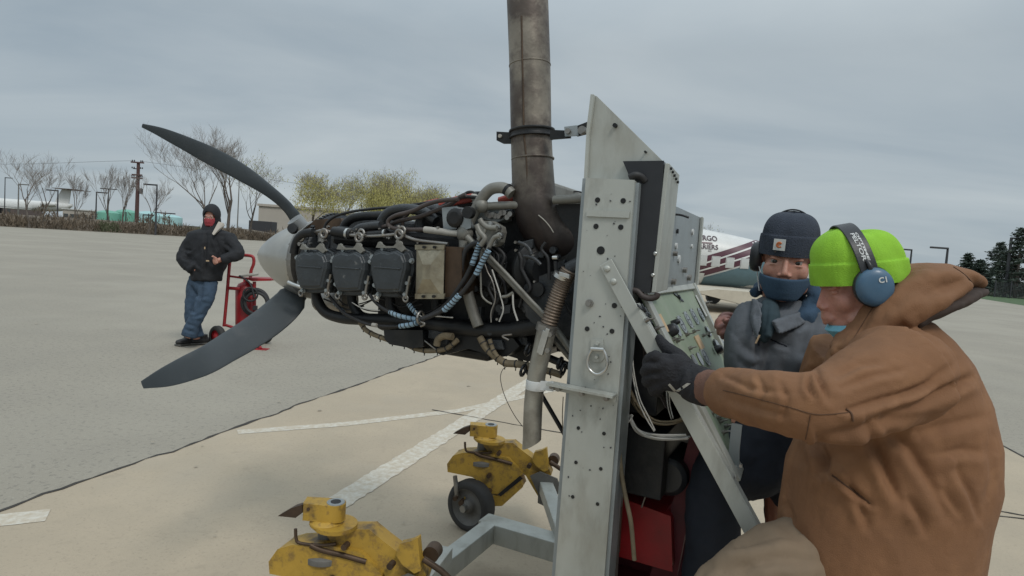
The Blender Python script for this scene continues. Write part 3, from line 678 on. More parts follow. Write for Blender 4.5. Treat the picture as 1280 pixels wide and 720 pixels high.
decal(lambda x: (l3(x)+.03, u1(x)), X0, X1, 'maroon_stripe', M['maroon'], .010)
decal(lambda x: (wl1(x)-.028, wl1(x)+.028), X0, X1, 'white_pinstripe', M['plane_white'], .018, k=2)
decal(lambda x: (wl2(x)-.028, wl2(x)+.028), X0, X1, 'white_pinstripe', M['plane_white'], .018, k=2)
decal(lambda x: (fus(x)[1]+.04, l3(x)-.03), AX(880), X1, 'teal_belly', M['teal'], .010)
for px, py in ((856, 323), (874, 325), (890.7, 326.4), (908.8, 328.2), (927.5, 329.2)):
    x, z = AX(px), ZP(px, py); o = decal(lambda q: (z-.155, z+.155), x-.13, x+.13, 'cabin_window', M['window'], .028, 4, 4)
    mb = MB(); q = [onf(x+sx*.14, z+sz*.165, .02) for sx, sz in ((-1, -1), (1, -1), (1, 1), (-1, 1), (-1, -1))]; mb.tube(q, .012, 4, 1, False); mb.build('window_frame', M['plane_white'], o)
x, z = AX(874), ZP(874, 348); decal(lambda q: (z-.22, z+.2), x-.2, x+.14, 'cargo_door_patch', M['plane_white'], .028, 4, 4)
def ftext(s, size, pxr, pyb, name, bold=.004):
    vs, fs = text_mesh(s, size, bold); mxx = max(v[0] for v in vs); z0_ = ZP(pxr, pyb); mb = MB()
    mb.add([onf(AX(pxr)+(v[0]-mxx)*1.0, z0_+v[1], .016) for v in vs], fs); mb.build(name, M['text'], t)
ftext('CARGO', .245, 893, 301.4, 'lettering'); ftext('CARRIERS', .225, 893, 312.0, 'lettering'); ftext('INC.', .07, 885, 314.6, 'lettering', .001)
decal(lambda x: (ZP(882, 303.6)-.022, ZP(882, 303.6)+.022), AX(848), AX(886), 'maroon_rule', M['maroon'], .016, 4, 2)
mb = MB(); xa = AX(865)-4.2; mb.prism([(xa+2.4, YP+.9, 2.4), (xa-.2, YP+.9, 2.3), (xa-.3, YP+.9, 3.55), (xa+.5, YP+.9, 3.55)], (0, .12, 0)); mb.build('tail_fin', M['plane_white'], t, bevel=.03)
mb = MB(); mb.wbox(xa-.3, xa+.7, YP-.9, YP+2.8, 2.08, 2.16); mb.build('tailplane', M['plane_white'], t, bevel=.03)
mb = MB(); rr = [[np.array([x, y, z]) for x, z in ((5.4, .60), (6.1, .72), (7.6, .70), (9.4, .46), (9.55, .36), (9.2, .28), (7.2, .26))] for y in (YP+.5, YP-1.0, YP-2.4)]
mb.loft(rr, False); mb.build('wing', M['cream'], t, bevel=.02)
mb = MB(); mb.tube([(10.8, YP+.9, .9), (10.8, YP+.9, .3)], .05, 8, 1); mb.lathe((10.7, YP+.9, .22), (0, 1, 0), [(0, .22), (.16, .22)], 16); mb.build('nose_gear', M['pole'], t)
mb = MB(); mb.tube([(7.4, YP+1.9, .6), (7.4, YP+1.9, .3)], .06, 8, 1); mb.lathe((7.4, YP+1.8, .26), (0, 1, 0), [(0, .26), (.2, .26)], 16); mb.build('main_gear', M['pole'], t)
# ------------------------------------------------------------------ aircraft engine
eng = thing('aircraft_engine', W(.2, 0, -.45), 'dark grey six cylinder aircraft engine with silver spinner and curved propeller blades', 'aircraft engine')
def tp(pts, b0):      # seen points -> engine planes; a third number gives its own b
    return [EP(p[0], p[1], p[2] if len(p) > 2 else b0) for p in pts]
def hose(name, m, r, b, pts, par=eng, n=9, k=6, **kw):
    mb = MB(); mb.tube(tp(pts, b), r, n, k); return mb.build(name, m, par, **kw)
# crankcase and masses behind the cylinders
mb = MB()
mb.ebox(-.12, .72, -.13, .13, -.10, .12); mb.ebox(-.05, .60, -.10, .16, .12, .17)
mb.lathe(W(.72, 0, 0), EU, [(0, .14), (.06, .12), (.12, .085), (.20, .075)], 24)
mb.build('crankcase', M['cast'], eng, bevel=.012)
mb = MB(); mb.ebox(-.16, .42, -.16, .18, -.26, -.10); mb.ebox(-.10, .2, -.1, .2, -.31, -.26); mb.build('oil_sump', M['black'], eng, bevel=.02)
mb = MB(); mb.ebox(-.10, .56, .15, .30, .06, .13); mb.build('intake_plenum', M['black'], eng, bevel=.02)
def cover_outline(cx, cy, w, h):
    pts = [(-.50, -.30), (-.42, -.42), (-.22, -.485), (.0, -.44), (.22, -.49), (.42, -.40), (.50, -.22), (.49, -.02), (.40, .26), (.34, .50), (.0, .515), (-.34, .50), (-.43, .30), (-.50, -.02)]
    return [(cx+w*x, cy+h*y) for x, y in pts]
cyl = [(391, 337.5, 45, 52), (437.5, 339, 47, 55), (487.5, 339, 50, 59), (545, 340, 50, 60)]
def cylinder(px, py, w, h, side, b1):
    c = EP(px, py, .38); a, _, cz = toE(c)
    mb = MB(); prof = []
    b = .13
    while b < .27: prof += [(b, .082), (b+.0035, .082), (b+.0036, .068), (b+.0075, .068)]; b += .0078
    mb.lathe(W(a, 0, cz-.005), EB*side, prof, 20, smooth=False)
    barrel = mb.build('cylinder', M['cast'], eng)
    mb = MB(); lv = [(.27, .92), (.315, 1.02), (.345, 1.0), (.352, .96)]
    base_ = [np.array(EP(x, y, .38)) for x, y in cover_outline(px, py, w, h)]; cc = sum(base_)/len(base_)
    def ring(bb, s):
        rr = [cc+(q-cc)*s for q in base_]; rr = [W(toE(q)[0], bb*side, toE(q)[2]) for q in rr]; return rr if side > 0 else rr[::-1]
    mb.loft([ring(bb, s) for bb, s in lv], False); 
    for k in range(7): mb.loft([ring(.272+k*.0105, 1.10), ring(.276+k*.0105, 1.10)], False)
    mb.build('cylinder_head', M['cast'], barrel, bevel=.003)
    return a, cz, ring, barrel
heads = []
for i, (px, py, w, h) in enumerate(cyl[:3]):
    a, cz, ring, barrel = cylinder(px, py, w, h, 1, .4); heads.append((a, cz))
    mb = MB(); mb.loft([ring(.350, 1.06), ring(.362, 1.06), ring(.3625, .94), ring(.386, .88), ring(.389, .86), ring(.389, .80), ring(.394, .77), ring(.396, .5)], False)
    cv = mb.build('rocker_cover', M['cover'], barrel, bevel=.003, bseg=3)
    mb = MB(); rb = ring(.397, .86); mb.tube([q*1.0 for q in [W(a+.055, .397, cz+.01), W(a-.055, .397, cz+.012)]], .0022, 6, 1); mb.build('cover_rib', M['cover'], barrel)
    mb = MB(); out_ = ring(.366, .985)
    for j in (0, 2, 4, 6, 8, 9, 11, 12): mb.bolt(out_[j]+EB*.004, EB, .0068, .014); mb.disc(out_[j]+EB*.001, EB, .0100, .005, 10)
    mb.build('cover_bolts', M['alu2'], barrel)
    # bracket straps with lugs above and beside the cover
    q = lambda x, y, b=.37: EP(px+x*w, py+y*h, b)
    mb = MB(); mb.prism([q(-.30, -.50), q(-.24, -.62), (q(-.1, -.53)), q(.14, -.53), q(.26, -.64), q(.42, -.46), q(.34, -.40), q(.2, -.49), q(-.2, -.49)], EB*.012)
    mb.torus(q(-.24, -.56), EB, .009, .003, 10, 5); mb.torus(q(.26, -.57), EB, .009, .003, 10, 5); mb.build('strap', M['mount'], barrel, bevel=.002)
    mb = MB(); mb.tube([q(.50, .1), q(.44, .34), q(.40, .58)], .006, 8); mb.torus(q(.39, .58), EB, .010, .004, 12, 6); mb.torus(q(-.33, .56), EB, .010, .004, 12, 6); mb.build('lift_eye', M['steel'], barrel)
    # spark plug and lead on top
    mb = MB(); mb.tube([q(.22, -.66, .34), q(.22, -.95, .32)], .010, 8, 1); mb.torus(q(.30, -.86, .36), EB, .013, .005, 14, 6); mb.build('spark_plug', M['steel'], barrel)
# fourth cylinder with its metal shield
a, cz, ring, barrel = cylinder(*cyl[3], 1, .4)
sp = lambda x, y, b: EP(x, y, b)
mb = MB(); c4 = [(520.5, 307.5), (556, 307.5), (554.5, 372.5), (519.5, 371.5)]
o_ = [sp(x, y, .415) for x, y in c4]; bk = [sp(x, y, .36) for x, y in c4]; mid = sum(o_)/4+EB*.020
inn = [mid+(q-mid)*.90 for q in o_]
for j, q in enumerate(inn): inn[j] = q-EB*((q-mid) @ EB)-EB*.016
nx_ = [mid+(q-mid)*.28-EB*((q-mid) @ EB)*.28 for q in o_]
vs = bk+o_+inn+nx_; fs = []
for L_ in range(3): fs += [(L_*4+j, L_*4+(j+1) % 4, (L_+1)*4+(j+1) % 4, (L_+1)*4+j) for j in range(4)]
mb.add(vs, fs+[(12, 13, 14, 15)]); mb.build('heat_shield', M['bronze'], barrel, bevel=.002)
mb = MB()
for y0_, y1_ in ((306, 312), (367, 373.5)): mb.prism([sp(520, y0_, .417), sp(557, y0_, .417), sp(556, y1_, .417), sp(520, y1_, .417)], EB*.006)
mb.build('shield_flange', M['bronze'], barrel, bevel=.001)
mb = MB()
for x, y in ((530, 309), (543, 309), (529, 370.5), (542, 370.5)): mb.bolt(sp(x, y, .428), EB, .005, .008)
mb.build('shield_bolts', M['black'], barrel)
mb = MB(); mb.prism([sp(557, 308, .40), sp(577, 309, .40), sp(577, 368, .40), sp(556, 372, .40)], -EB*.14); mb.build('exhaust_shroud', M['brown_metal'], eng, bevel=.012)
# far bank of cylinders
for i, (px, py, w, h) in enumerate(cyl[:3]):
    a, cz, ring, barrel = cylinder(px, py, w, h, -1, .4)
    mb = MB(); mb.loft([ring(.350, 1.06), ring(.362, 1.06), ring(.3625, .95), ring(.396, .90), ring(.410, .6)], True); mb.build('rocker_cover', M['cover'], barrel)
# ring gear and alternator at the front
hub = W(.965, 0, -.02)
mb = MB(); hc = W(.80, 0, 0); mb.lathe(hc, EU, [(-.012, .165), (-.012, .185), (.012, .185), (.012, .165)], 60)
for j in range(60):
    an = j*math.pi/30; x, y, _ = frame(EU); r = x*math.cos(an)+y*math.sin(an); mb.box(hc+r*.188, (.004, .005, .010), (r, np.cross(EU, r), EU))
mb.lathe(hc, EU, [(-.010, .165), (-.006, .05), (.006, .05), (.010, .165)], 40); mb.build('starter_ring_gear', M['cast'], eng)
mb = MB(); mb.lathe(EP(416, 374, .18), EU, [(-.09, .05), (-.08, .058), (.06, .058), (.07, .045)], 20); mb.build('alternator', M['steel'], eng, bevel=.003)
mb = MB(); pp_ = [EP(385, 287, .12), EP(398, 275, .12), EP(430, 273, .12), EP(434, 284, .12), EP(405, 296, .12)]; mb.prism(pp_, EB*.02); mb.build('baffle_plate', M['brown_metal'], eng, bevel=.003)
# propeller
pr = MB(); prof = []
L0 = .345; R0 = .172
for k in range(22):
    s = k/21; prof.append((-.03+s*(L0), R0*(1-s**1.45)**.74 if k < 21 else 0.0))
pr.lathe(hub-EU*.02, EU, [(-.05, R0*.97)]+prof, 48)
spn = pr.build('spinner', M['spinner'], eng)
mb = MB(); mb.lathe(hub-EU*.07, EU, [(-.012, R0*1.01), (.012, R0*1.01)], 48, smooth=False); mb.build('spinner_backplate', M['steel'], eng, bevel=.003)
mb = MB(); tipc = hub-EU*.05+EU*(L0-.005); mb.ell(tipc, (.012, .012, .012)); mb.build('spinner_tip', M['steel'], eng)
mb = MB()
for an in np.linspace(0, 2*math.pi, 17)[:-1]:
    x, y, _ = frame(EU); r = x*math.cos(an)+y*math.sin(an); mb.disc(hub-EU*.055+r*R0*.985, r, .005, .004, 8)
mb.build('spinner_screws', M['steel'], eng)
def blade(mid, wid, dtip, name='propeller_blade', root=0):
    """mid: seen centre line from shank to tip, wid: seen chord in px; the blade really swings towards the near side"""
    n = 34; q = np.array(spline([np.array([x, y, 0.]) for x, y in mid], 12)); al = np.append(0, np.cumsum(np.linalg.norm(np.diff(q, axis=0), axis=1))); q = np.stack([np.interp(np.linspace(0, al[-1], n), al, q[:, k]) for k in range(3)], 1)
    ww = np.array(spline([np.array([x*1., 0, 0]) for x in wid], 10))[:, 0]; ww = np.interp(np.linspace(0, 1, n), np.linspace(0, 1, len(ww)), ww); hd = projn(hub)
    d0 = (np.array(hub)-CN) @ (-MCn[:, 2])
    rings = []
    for i in range(n):
        s = i/(n-1); t = q[min(i+1, n-1)]-q[max(i-1, 0)]; t = t/np.linalg.norm(t); nn = np.array([-t[1], t[0]])
        dep = d0+.02+(dtip-d0)*s; c = P(q[i][0], q[i][1], dep); sc = dep/FPX
        cu_ = (P(q[i][0]+nn[0]*5, q[i][1]+nn[1]*5, dep)-c); cu_ = nrm(cu_); th = (.020*(1-s)+.003) if s > .08 else .034
        # blade twist: chord turns towards the viewer near the root
        vd = nrm(c-CN); tw = R_(32)*(1-s)+R_(8); hw = ww[i]*.5*sc; cd = nrm(cu_*math.cos(tw)+vd*math.sin(tw)); hw = hw/math.cos(tw) if s > .05 else hw
        fx = nrm(np.cross(cd, nrm(P(q[min(i+1, n-1)][0], q[min(i+1, n-1)][1], dep)-P(q[max(i-1, 0)][0], q[max(i-1, 0)][1], dep))))
        rr = []
        for an in np.linspace(0, 2*math.pi, 25)[:-1]:
            cx = math.cos(an); sy = math.sin(an); camb = .18*th*(1-cx*cx)
            rr.append(c+cd*hw*cx+fx*(th*sy*(.75+.25*cx)+camb))
        rings.append(rr)
    mb = MB(); mb.loft(rings); return mb.build(name, M['blade'], eng)
up = [(375, 283), (360, 260), (335, 238), (297.5, 213), (260, 193), (225, 176), (198, 164), (178, 157)]
blade(up, [12, 12, 14, 19, 22, 22, 18, 13, 5], 2.15)
lo = [(374, 362), (360, 380), (336, 401), (310, 419), (285, 434), (260, 449), (235, 460), (210, 470), (178, 481)]
blade(lo, [38, 43, 43, 41, 39, 37, 33, 25, 10], 2.05)
mb = MB(); h3 = hub; d3 = -EB; rg = []
for i in range(14):
    s = i/13; c = h3+d3*(.1+.78*s); wv = np.interp(s, [0, .15, .5, .85, 1], [.04, .07, .085, .065, .02]); tw = R_(35)*(1-s)+.2; cd = nrm(EZ*math.cos(tw)+EU*math.sin(tw)); fx = np.cross(cd, d3)
    rg.append([c+cd*wv*math.cos(a)+fx*(.022*(1-s)+.004)*math.sin(a) for a in np.linspace(0, 2*math.pi, 17)[:-1]])
mb.loft(rg); mb.build('propeller_blade', M['blade'], eng)
mb = MB(); mb.tube([P(376, 284, 2.60), P(368, 274, 2.58)], .034, 16, 1); mb.build('blade_shank', M['blade_root'], eng, bevel=.004)
mb = MB(); mb.disc(P(366, 286, 2.55), nrm(np.array([0, -1, .3])), .020, .02, 14); mb.build('shank_bolt', M['black'], eng)
mb = MB(); mb.tube([P(361, 353, 2.62), P(370, 357, 2.60), P(380, 360, 2.6)], .010, 8, 3); mb.build('blade_root_ring', M['bright'], eng)
# induction pipes
hose('intake_pipe', M['black'], .017, .25, [(428, 288), (433, 279), (441, 273), (452, 270.5), (478, 269.5), (505, 271)])
hose('intake_pipe', M['cast'], .018, .30, [(476, 286), (478, 275), (487, 265), (499, 261.5), (515, 261.5), (532, 266), (545, 276)])
hose('intake_pipe', M['cast'], .018, .27, [(526, 305), (526, 285), (528, 270), (537, 262.5), (547, 262), (562, 268), (572, 278)])
hose('intake_pipe', M['cast'], .015, .33, [(442, 292), (449, 285.5), (458, 283), (476, 281.5)])
hose('front_breather_hose', M['black'], .016, .36, [(367, 317), (369, 307), (373, 298), (381, 292), (392, 290.5)])
hose('coupling', M['black'], .019, .34, [(417, 289.5), (440, 293)]); hose('coupling', M['black'], .015, .34, [(461, 294), (484, 292)])
hose('hose_clamp', M['bright'], .021, .34, [(434, 292), (436.5, 292.3)], k=1); hose('hose_clamp', M['bright'], .018, .34, [(481, 292.3), (483, 292)], k=1)
hose('fuel_rail', M['steel'], .006, .35, [(392, 291), (404, 288), (417, 291), (440, 294), (462, 295), (485, 294), (500, 293), (520, 300), (560, 305)])
mb = MB()
for x, y in ((405, 292), (449, 297), (499, 293), (376, 296)): mb.torus(EP(x, y, .36), EB, .015, .006, 16, 7); mb.bolt(EP(x, y+9, .36), EB, .008, .02)
mb.build('fittings', M['steel'], eng)
hose('ignition_lead', M['rubber'], .0055, .22, [(405, 286), (409, 278), (420, 270), (440, 264.5), (465, 261), (490, 259), (520, 255.5), (547, 251), (575, 247), (592, 245)])
hose('ignition_lead', M['hose_brown'], .0075, .32, [(582, 243), (574, 247), (562, 256), (545, 263), (527, 270), (510, 274), (497, 277), (485, 282), (465, 287), (449, 290)])
hose('ignition_lead', M['hose_brown'], .0075, .34, [(573, 249), (560, 250), (545, 252), (530, 257), (520, 262), (508, 266), (496, 269), (487, 274), (485, 280), (491, 285), (508, 287), (532, 287)])
hose('ignition_lead', M['hose_brown'], .0065, .30, [(530, 257), (516, 262), (509, 268), (504, 276), (502, 288)])
hose('ignition_lead', M['rubber'], .006, .28, [(545, 262), (556, 256), (566, 250), (580, 246), (600, 247)])
hose('hose_sleeve', M['sleeve'], .0115, .34, [(531, 287), (548, 289), (562, 291), (577, 292)])
hose('red_hose', M['red_hose'], .0155, .26, [(551, 256.5), (560, 253.5), (572, 250.5), (583, 248.5), (591, 247)])
hose('red_hose', M['red_hose'], .013, .20, [(520, 259), (535, 255), (548, 252)]); hose('red_hose', M['red_hose'], .016, .28, [(625, 252), (640, 248), (655, 247)])
hose('hose_sleeve', M['sleeve'], .014, .26, [(589, 247), (594, 248), (596, 254)])
hose('cable', M['rubber'], .006, .24, [(578, 246), (584, 241), (590, 240.5), (596, 244)]); hose('cable', M['rubber'], .008, .2, [(594, 242), (602, 242), (610, 244)])
# accessories on top right
mb = MB(); mb.lathe(EP(556, 275, .22), EU, [(-.06, .05), (-.03, .06), (.05, .06), (.06, .045)], 20); mb.build('starter_motor', M['black'], eng, bevel=.003)
mb = MB(); mb.prism([EP(*q, .26) for q in ((566, 262), (585, 260), (588, 275), (584, 288), (568, 288))], EB*.07); mb.prism([EP(*q, .30) for q in ((583, 265), (598, 264), (598, 286), (586, 290))], EB*.05); mb.build('magneto', M['alu2'], eng, bevel=.008)
mb = MB(); mb.lathe(EP(573, 273, .33), EB, [(0, .032), (.025, .032), (.03, .02)], 18); mb.lathe(EP(588, 266, .36), EB, [(0, .02), (.02, .02)], 14); mb.build('magneto_cap', M['black'], eng, bevel=.002)
mb = MB(); mb.prism([EP(*q, .34) for q in ((609, 277), (620, 277), (632, 284), (633.5, 291), (631, 303), (626, 309), (614, 307), (604, 300), (601, 290), (603, 281))], EB*.035); mb.build('fuel_pump_housing', M['mount'], eng, bevel=.006)
mb = MB()
for x, y in ((622, 285), (625, 295), (618, 303), (613, 281)): mb.disc(EP(x, y, .385), EB, .011, .014, 12); mb.disc(EP(x, y, .395), EB, .006, .012, 6)
mb.build('pump_fittings', M['bright'], eng)
hose('pump_elbow', M['mount'], .0085, .41, [(600, 274), (603, 279), (610, 284), (621, 285)]); hose('pump_elbow', M['mount'], .0085, .42, [(596, 281), (600, 290), (606, 298), (601, 307)])
hose('pump_elbow', M['mount'], .0075, .42, [(625, 295), (618, 297), (613, 305), (609, 314)]); hose('pump_elbow', M['mount'], .007, .41, [(607, 286), (604, 293), (598, 300)])
mb = MB(); mb.ebox(*[q for q in ()], ) if False else None
mb.prism([EP(*q, .24) for q in ((606, 264), (640, 262), (640, 276), (632, 279), (608, 274))], EB*.06); mb.build('fuel_servo', M['alu2'], eng, bevel=.006)
mb = MB(); rng = random.Random(3)
for k in range(9): mb.disc(EP(610+k*3.6, 267+rng.uniform(-1, 6), .31), EB, .009, .02, 8)
mb.build('servo_screws', M['steel'], eng)
# dark machinery mass
mb = MB()
mb.prism([EP(*q, -.05) for q in ((575, 262), (725, 262), (730, 300), (725, 330), (725, 425), (700, 440), (600, 412), (560, 395), (565, 300))], EB*.28)
mb.build('accessory_case', M['black'], eng, bevel=.015)
mb = MB(); mb.lathe(EP(664, 336, .26), nrm(EB*.55-EU*.8), [(-.09, .05), (-.06, .075), (.02, .08), (.03, .092), (.05, .092), (.055, .06), (.09, .05)], 28); mb.build('turbocharger', M['black'], eng, bevel=.002)
mb = MB(); mb.lathe(EP(628, 342, .24), EB, [(0, .07), (.05, .07), (.06, .05), (.09, .045)], 24); mb.build('vacuum_pump', M['black'], eng, bevel=.003)
mb = MB(); mb.prism([EP(*q, .33) for q in ((655, 352), (700, 336), (722, 333), (722, 418), (700, 424), (663, 402), (652, 378))], -EB*.02); mb.build('side_cowl_plate', M['cast'], eng, bevel=.003)
mb = MB(); mb.disc(EP(672, 362, .342), EB, .022, .01, 20); mb.build('cowl_plate_hole', M['black'], eng)
mb = MB(); rng = random.Random(12)
for k in range(46):
    x, y = rng.uniform(592, 722), rng.uniform(300, 425); 
    s = rng.uniform(.006, .016)
    if rng.random() < .5: mb.disc(EP(x, y, rng.uniform(.24, .34)), EB, s, .02, 8)
    else: mb.box(EP(x, y, rng.uniform(.24, .33)), (s*1.6, s, s), (nrm(EU+EZ*rng.uniform(-1, 1)), EZ, EB))
mb.build('small_fittings', M['cast'], eng, bevel=.002, kind='stuff')
mb = MB(); rng = random.Random(13)
for k in range(34): x, y = rng.choice([(rng.uniform(596, 720), rng.uniform(296, 425)), (rng.uniform(380, 560), rng.uniform(283, 306))]); mb.bolt(EP(x, y, .345), EB, rng.uniform(.003, .005), .01)
mb.build('bright_screws', M['steel'], eng, kind='stuff')
rng = random.Random(14)
for k in range(10):
    x, y = rng.uniform(600, 700), rng.uniform(300, 335); pts = [(x, y)]
    for j in range(4): x += rng.uniform(-12, 14); y += rng.uniform(8, 24); pts.append((x, min(y, 425)))
    hose('cable', M['rubber'], rng.uniform(.003, .007), rng.uniform(.33, .37), pts, n=6, k=5)
for k in range(7):
    x = rng.uniform(385, 520); pts = [(x, rng.uniform(365, 378)), (x+12, rng.uniform(376, 388)), (x+30, rng.uniform(378, 392)), (x+50, rng.uniform(368, 390))]
    hose('cable', M['rubber'], rng.uniform(.002, .005), rng.uniform(.2, .3), pts, n=6, k=5)
# exhaust
hose('exhaust_collector', M['black'], [.017, .020, .020, .021, .022, .022, .024, .026, .026, .027, .027, .027], .30, [(393, 360), (398, 378), (408, 391), (428, 397.5), (455, 399), (495, 400.5), (540, 406), (585, 410.5), (615, 413), (650, 411), (680, 405), (715, 399)], n=16)
hose('exhaust_riser', M['black'], .018, .29, [(439, 362), (441, 380), (450, 394), (466, 399)], n=14); hose('exhaust_riser', M['black'], .018, .29, [(487, 362), (489, 384), (500, 397), (516, 401)], n=14)
hose('exhaust_riser', M['black'], .018, .27, [(545, 372), (547, 392), (556, 406)], n=14)
mb = MB(); mb.prism([EP(*q, .22) for q in ((505, 409), (552, 409), (553, 429), (540, 431), (512, 426), (506, 420))], EB*.12); mb.build('drain_box', M['black'], eng, bevel=.01)
# heat stained exhaust stack
c1_ = [EP(657, -60, .27), EP(662, 72, .27), EP(664, 168, .27), EP(667, 235, .27), EP(670, 258, .27), EP(677, 280, .26), EP(692, 297, .24), EP(715, 304, .21), EP(742, 304, .18)]
mb = MB(); mb.tube(c1_, [.0665, .066, .0655, .069, .071, .074, .078, .078, .076], 40, 10, False)
st = mb.build('exhaust_stack', M['stack'], eng)
for p_ in st.data.polygons: p_.use_smooth = True
def sring(px, py, r, w_, name, m, axis=None):
    c = EP(px, py, .27); mb = MB(); ax = nrm(EP(664, 168, .27)-EP(662, 72, .27))
    mb.lathe(c-ax*w_/2, ax, [(0, r-.004), (0, r), (w_, r), (w_, r-.004)], 40); return mb.build(name, m, eng, bevel=.001)
sring(662.3, 82, .0675, .004, 'weld_seam', M['stack']); sring(666, 199, .0695, .005, 'weld_seam', M['stack'])
mb = MB(); q0_ = [EP(652+dx, y, .335) for dx, y in ((0, 20), (1, 75), (2, 120), (3, 165), (6, 200), (8, 235), (13, 268))]; mb.tube(q0_, .0035, 5, 4); mb.build('weld_seam', M['brown_metal'], eng)
hose('weld_seam', M['pipe'], .002, .335, [(673, 269), (680, 275), (687, 283), (692, 291)])
# big cool pipe and mount tubes
mt = 'engine_mount_tube'
hose(mt, M['mount'], .0185, .33, [(640, 243), (633, 236.5), (624, 234.5), (613, 237), (604, 246), (597, 258), (588, 276), (581, 291), (580.5, 310), (580.5, 335), (584, 362), (590, 385), (598, 408)], n=16)
hose(mt, M['mount'], .0125, .32, [(601, 260), (612, 257.5), (636, 256.5), (650, 256)], n=12)
hose(mt, M['mount'], .0105, .36, [(584, 296), (604, 317), (632, 345), (663, 378), (690, 405), (716, 441)], n=12, k=1)
hose(mt, M['mount'], .006, .375, [(603, 311), (634, 343), (665, 377), (692, 404)], n=8, k=1)
mb = MB(); mb.ell(EP(581, 292, .33), (.028, .028, .03)); mb.ell(EP(602, 257, .33), (.024, .024, .024)); mb.build('tube_weld_joint', M['mount'], eng)
hose('hose_clamp', M['black'], .0205, .33, [(633, 236.2), (636, 238.5)], k=1)
# striped hoses
def striped(pts, r, b, n_):
    o = hose('wrapped_hose', M['bluewrap'], r*.86, b, pts, n=10); q = spline(tp(pts, b), 10); mb = MB(); cx, cy, dd = frame(q[-1]-q[0]); hel = []
    tot = len(q)
    for i in range(n_*8):
        s = i/(n_*8-1)*(tot-1); j = min(int(s), tot-2); c = q[j]+(q[j+1]-q[j])*(s-j); a_ = i*math.pi/4; hel.append(c+(cx*math.cos(a_)+cy*math.sin(a_))*(r*.86+.0004))
    mb.tube(hel, .0017, 5, 1); mb.build('spiral_wrap', M['rubber'], o)
hose('wrapped_hose_core', M['rubber'], .0075, .40, [(607, 303), (598, 312), (589, 333), (580, 350), (567, 369), (556, 382), (540, 393), (526, 399)], n=8)
hose('wrapped_hose_core', M['rubber'], .0075, .42, [(612, 309), (603, 325), (593, 345), (584, 358), (574, 370), (562, 382), (548, 391), (528, 399)], n=8)
hose('cable', M['rubber'], .0085, .39, [(603, 303), (592, 305), (583, 312), (578, 325), (575, 350), (566, 372)], n=8)
striped([(600, 304), (596, 315), (590, 331)], .0105, .41, 7); striped([(611, 313), (603, 327), (595, 343)], .0105, .43, 8); striped([(574, 369), (565, 379), (555, 388)], .0115, .425, 6)
striped([(487, 390), (496, 394), (510, 397.5), (524, 399.5)], .0095, .36, 7); striped([(500, 407.8), (510, 406.5), (521, 404)], .0105, .37, 4); striped([(511, 380), (516, 387), (523, 394)], .010, .36, 5); striped([(418, 379), (424, 385), (431, 392)], .008, .33, 4)
hose('cable', M['rubber'], .0065, .36, [(462, 368), (468, 376), (478, 385), (487, 390)]); hose('cable', M['rubber'], .006, .36, [(498, 366), (505, 373), (511, 380)])
hose('cable', M['rubber'], .0062, .34, [(410, 368), (418, 378), (430, 391), (445, 399), (456, 404), (470, 407), (485, 408), (500, 407.8)]); hose('sleeve', M['sleeve'], .0075, .35, [(465.5, 406), (471, 407)], k=1)
mb = MB(); mb.torus(EP(526, 397, .40), nrm(EU), .020, .0045, 16, 6, sx=1.0); mb.tube([EP(526, 402, .40), EP(531, 405, .40), EP(526, 408, .40)], .004, 6); mb.build('p_clamp', M['steel'], eng)
hose('wire', M['wire_white'], .002, .36, [(440, 378), (450, 384), (462, 387), (475, 388)], n=5); hose('wire', M['wire_white'], .0022, .40, [(519, 388), (523, 393), (530, 396.5), (545, 395.5), (566, 397)], n=5)
# harness below
def harness(pts, r, b, nt_, par=eng):
    o = hose('wire_harness', M['harness'], r, b, pts, n=9, par=par); q = spline(tp(pts, b), 6); mb = MB()
    for i in range(nt_):
        j = int((i+.7)/(nt_+.4)*(len(q)-2)); t = nrm(q[j+1]-q[j]); mb.lathe(q[j]-t*.002, t, [(0, r*1.12), (.004, r*1.12)], 10); mb.bolt(q[j]+np.array([0, 0, -r*1.5]), EZ, .002, .008)
    mb.build('cable_tie', M['rubber'], o)
harness([(450, 403), (457, 412), (467, 418), (480, 423), (493, 427.5), (508, 431), (520, 436), (533, 438.5), (547, 438), (558, 435.5), (566, 430), (572, 425)], .0088, .32, 10)
harness([(600, 421), (606, 432), (614, 441), (624, 449), (633, 454), (645, 455), (658, 457), (672, 461)], .012, .32, 6); harness([(612, 424), (616, 436), (622, 446)], .007, .33, 2)
harness([(668, 461), (686, 464), (702, 469)], .011, .33, 2)
mb = MB(); rng = random.Random(21)
for k in range(34):
    x, y = rng.uniform(545, 655), 0; y = 414+rng.uniform(0, 20)*math.sin(math.pi*min(1, max(0, (x-540)/125)))+4
    s = rng.uniform(.008, .022); mb.box(EP(x, y, rng.uniform(.12, .30)), (s*1.7, s, s*.8), (nrm(EU+EZ*rng.uniform(-.6, .6)), EB, nrm(EZ+EU*rng.uniform(-.4, .4))))
mb.build('underside_fittings', M['cast'], eng, bevel=.003, kind='stuff')
mb = MB(); mb.prism([EP(*q, .10) for q in ((566, 404), (668, 410), (680, 425), (665, 437), (640, 434), (620, 428), (590, 436), (560, 425))], EB*.2); mb.build('scavenge_sump', M['black'], eng, bevel=.01)
hose('elbow_fitting', M['harness'], .012, .34, [(546, 432), (548, 424), (555, 420), (566, 421)]); hose('rod', M['steel'], .003, .33, [(527, 423), (536, 430), (545, 437)], k=1)
# cable rings
for x, y in ((660, 437), (654, 463), (704, 462), (700, 454)):
    mb = MB(); mb.torus(EP(x, y, .35), nrm(EU+EZ*.2), .017, .005, 16, 6); mb.build('p_clamp', M['plastic'], eng)
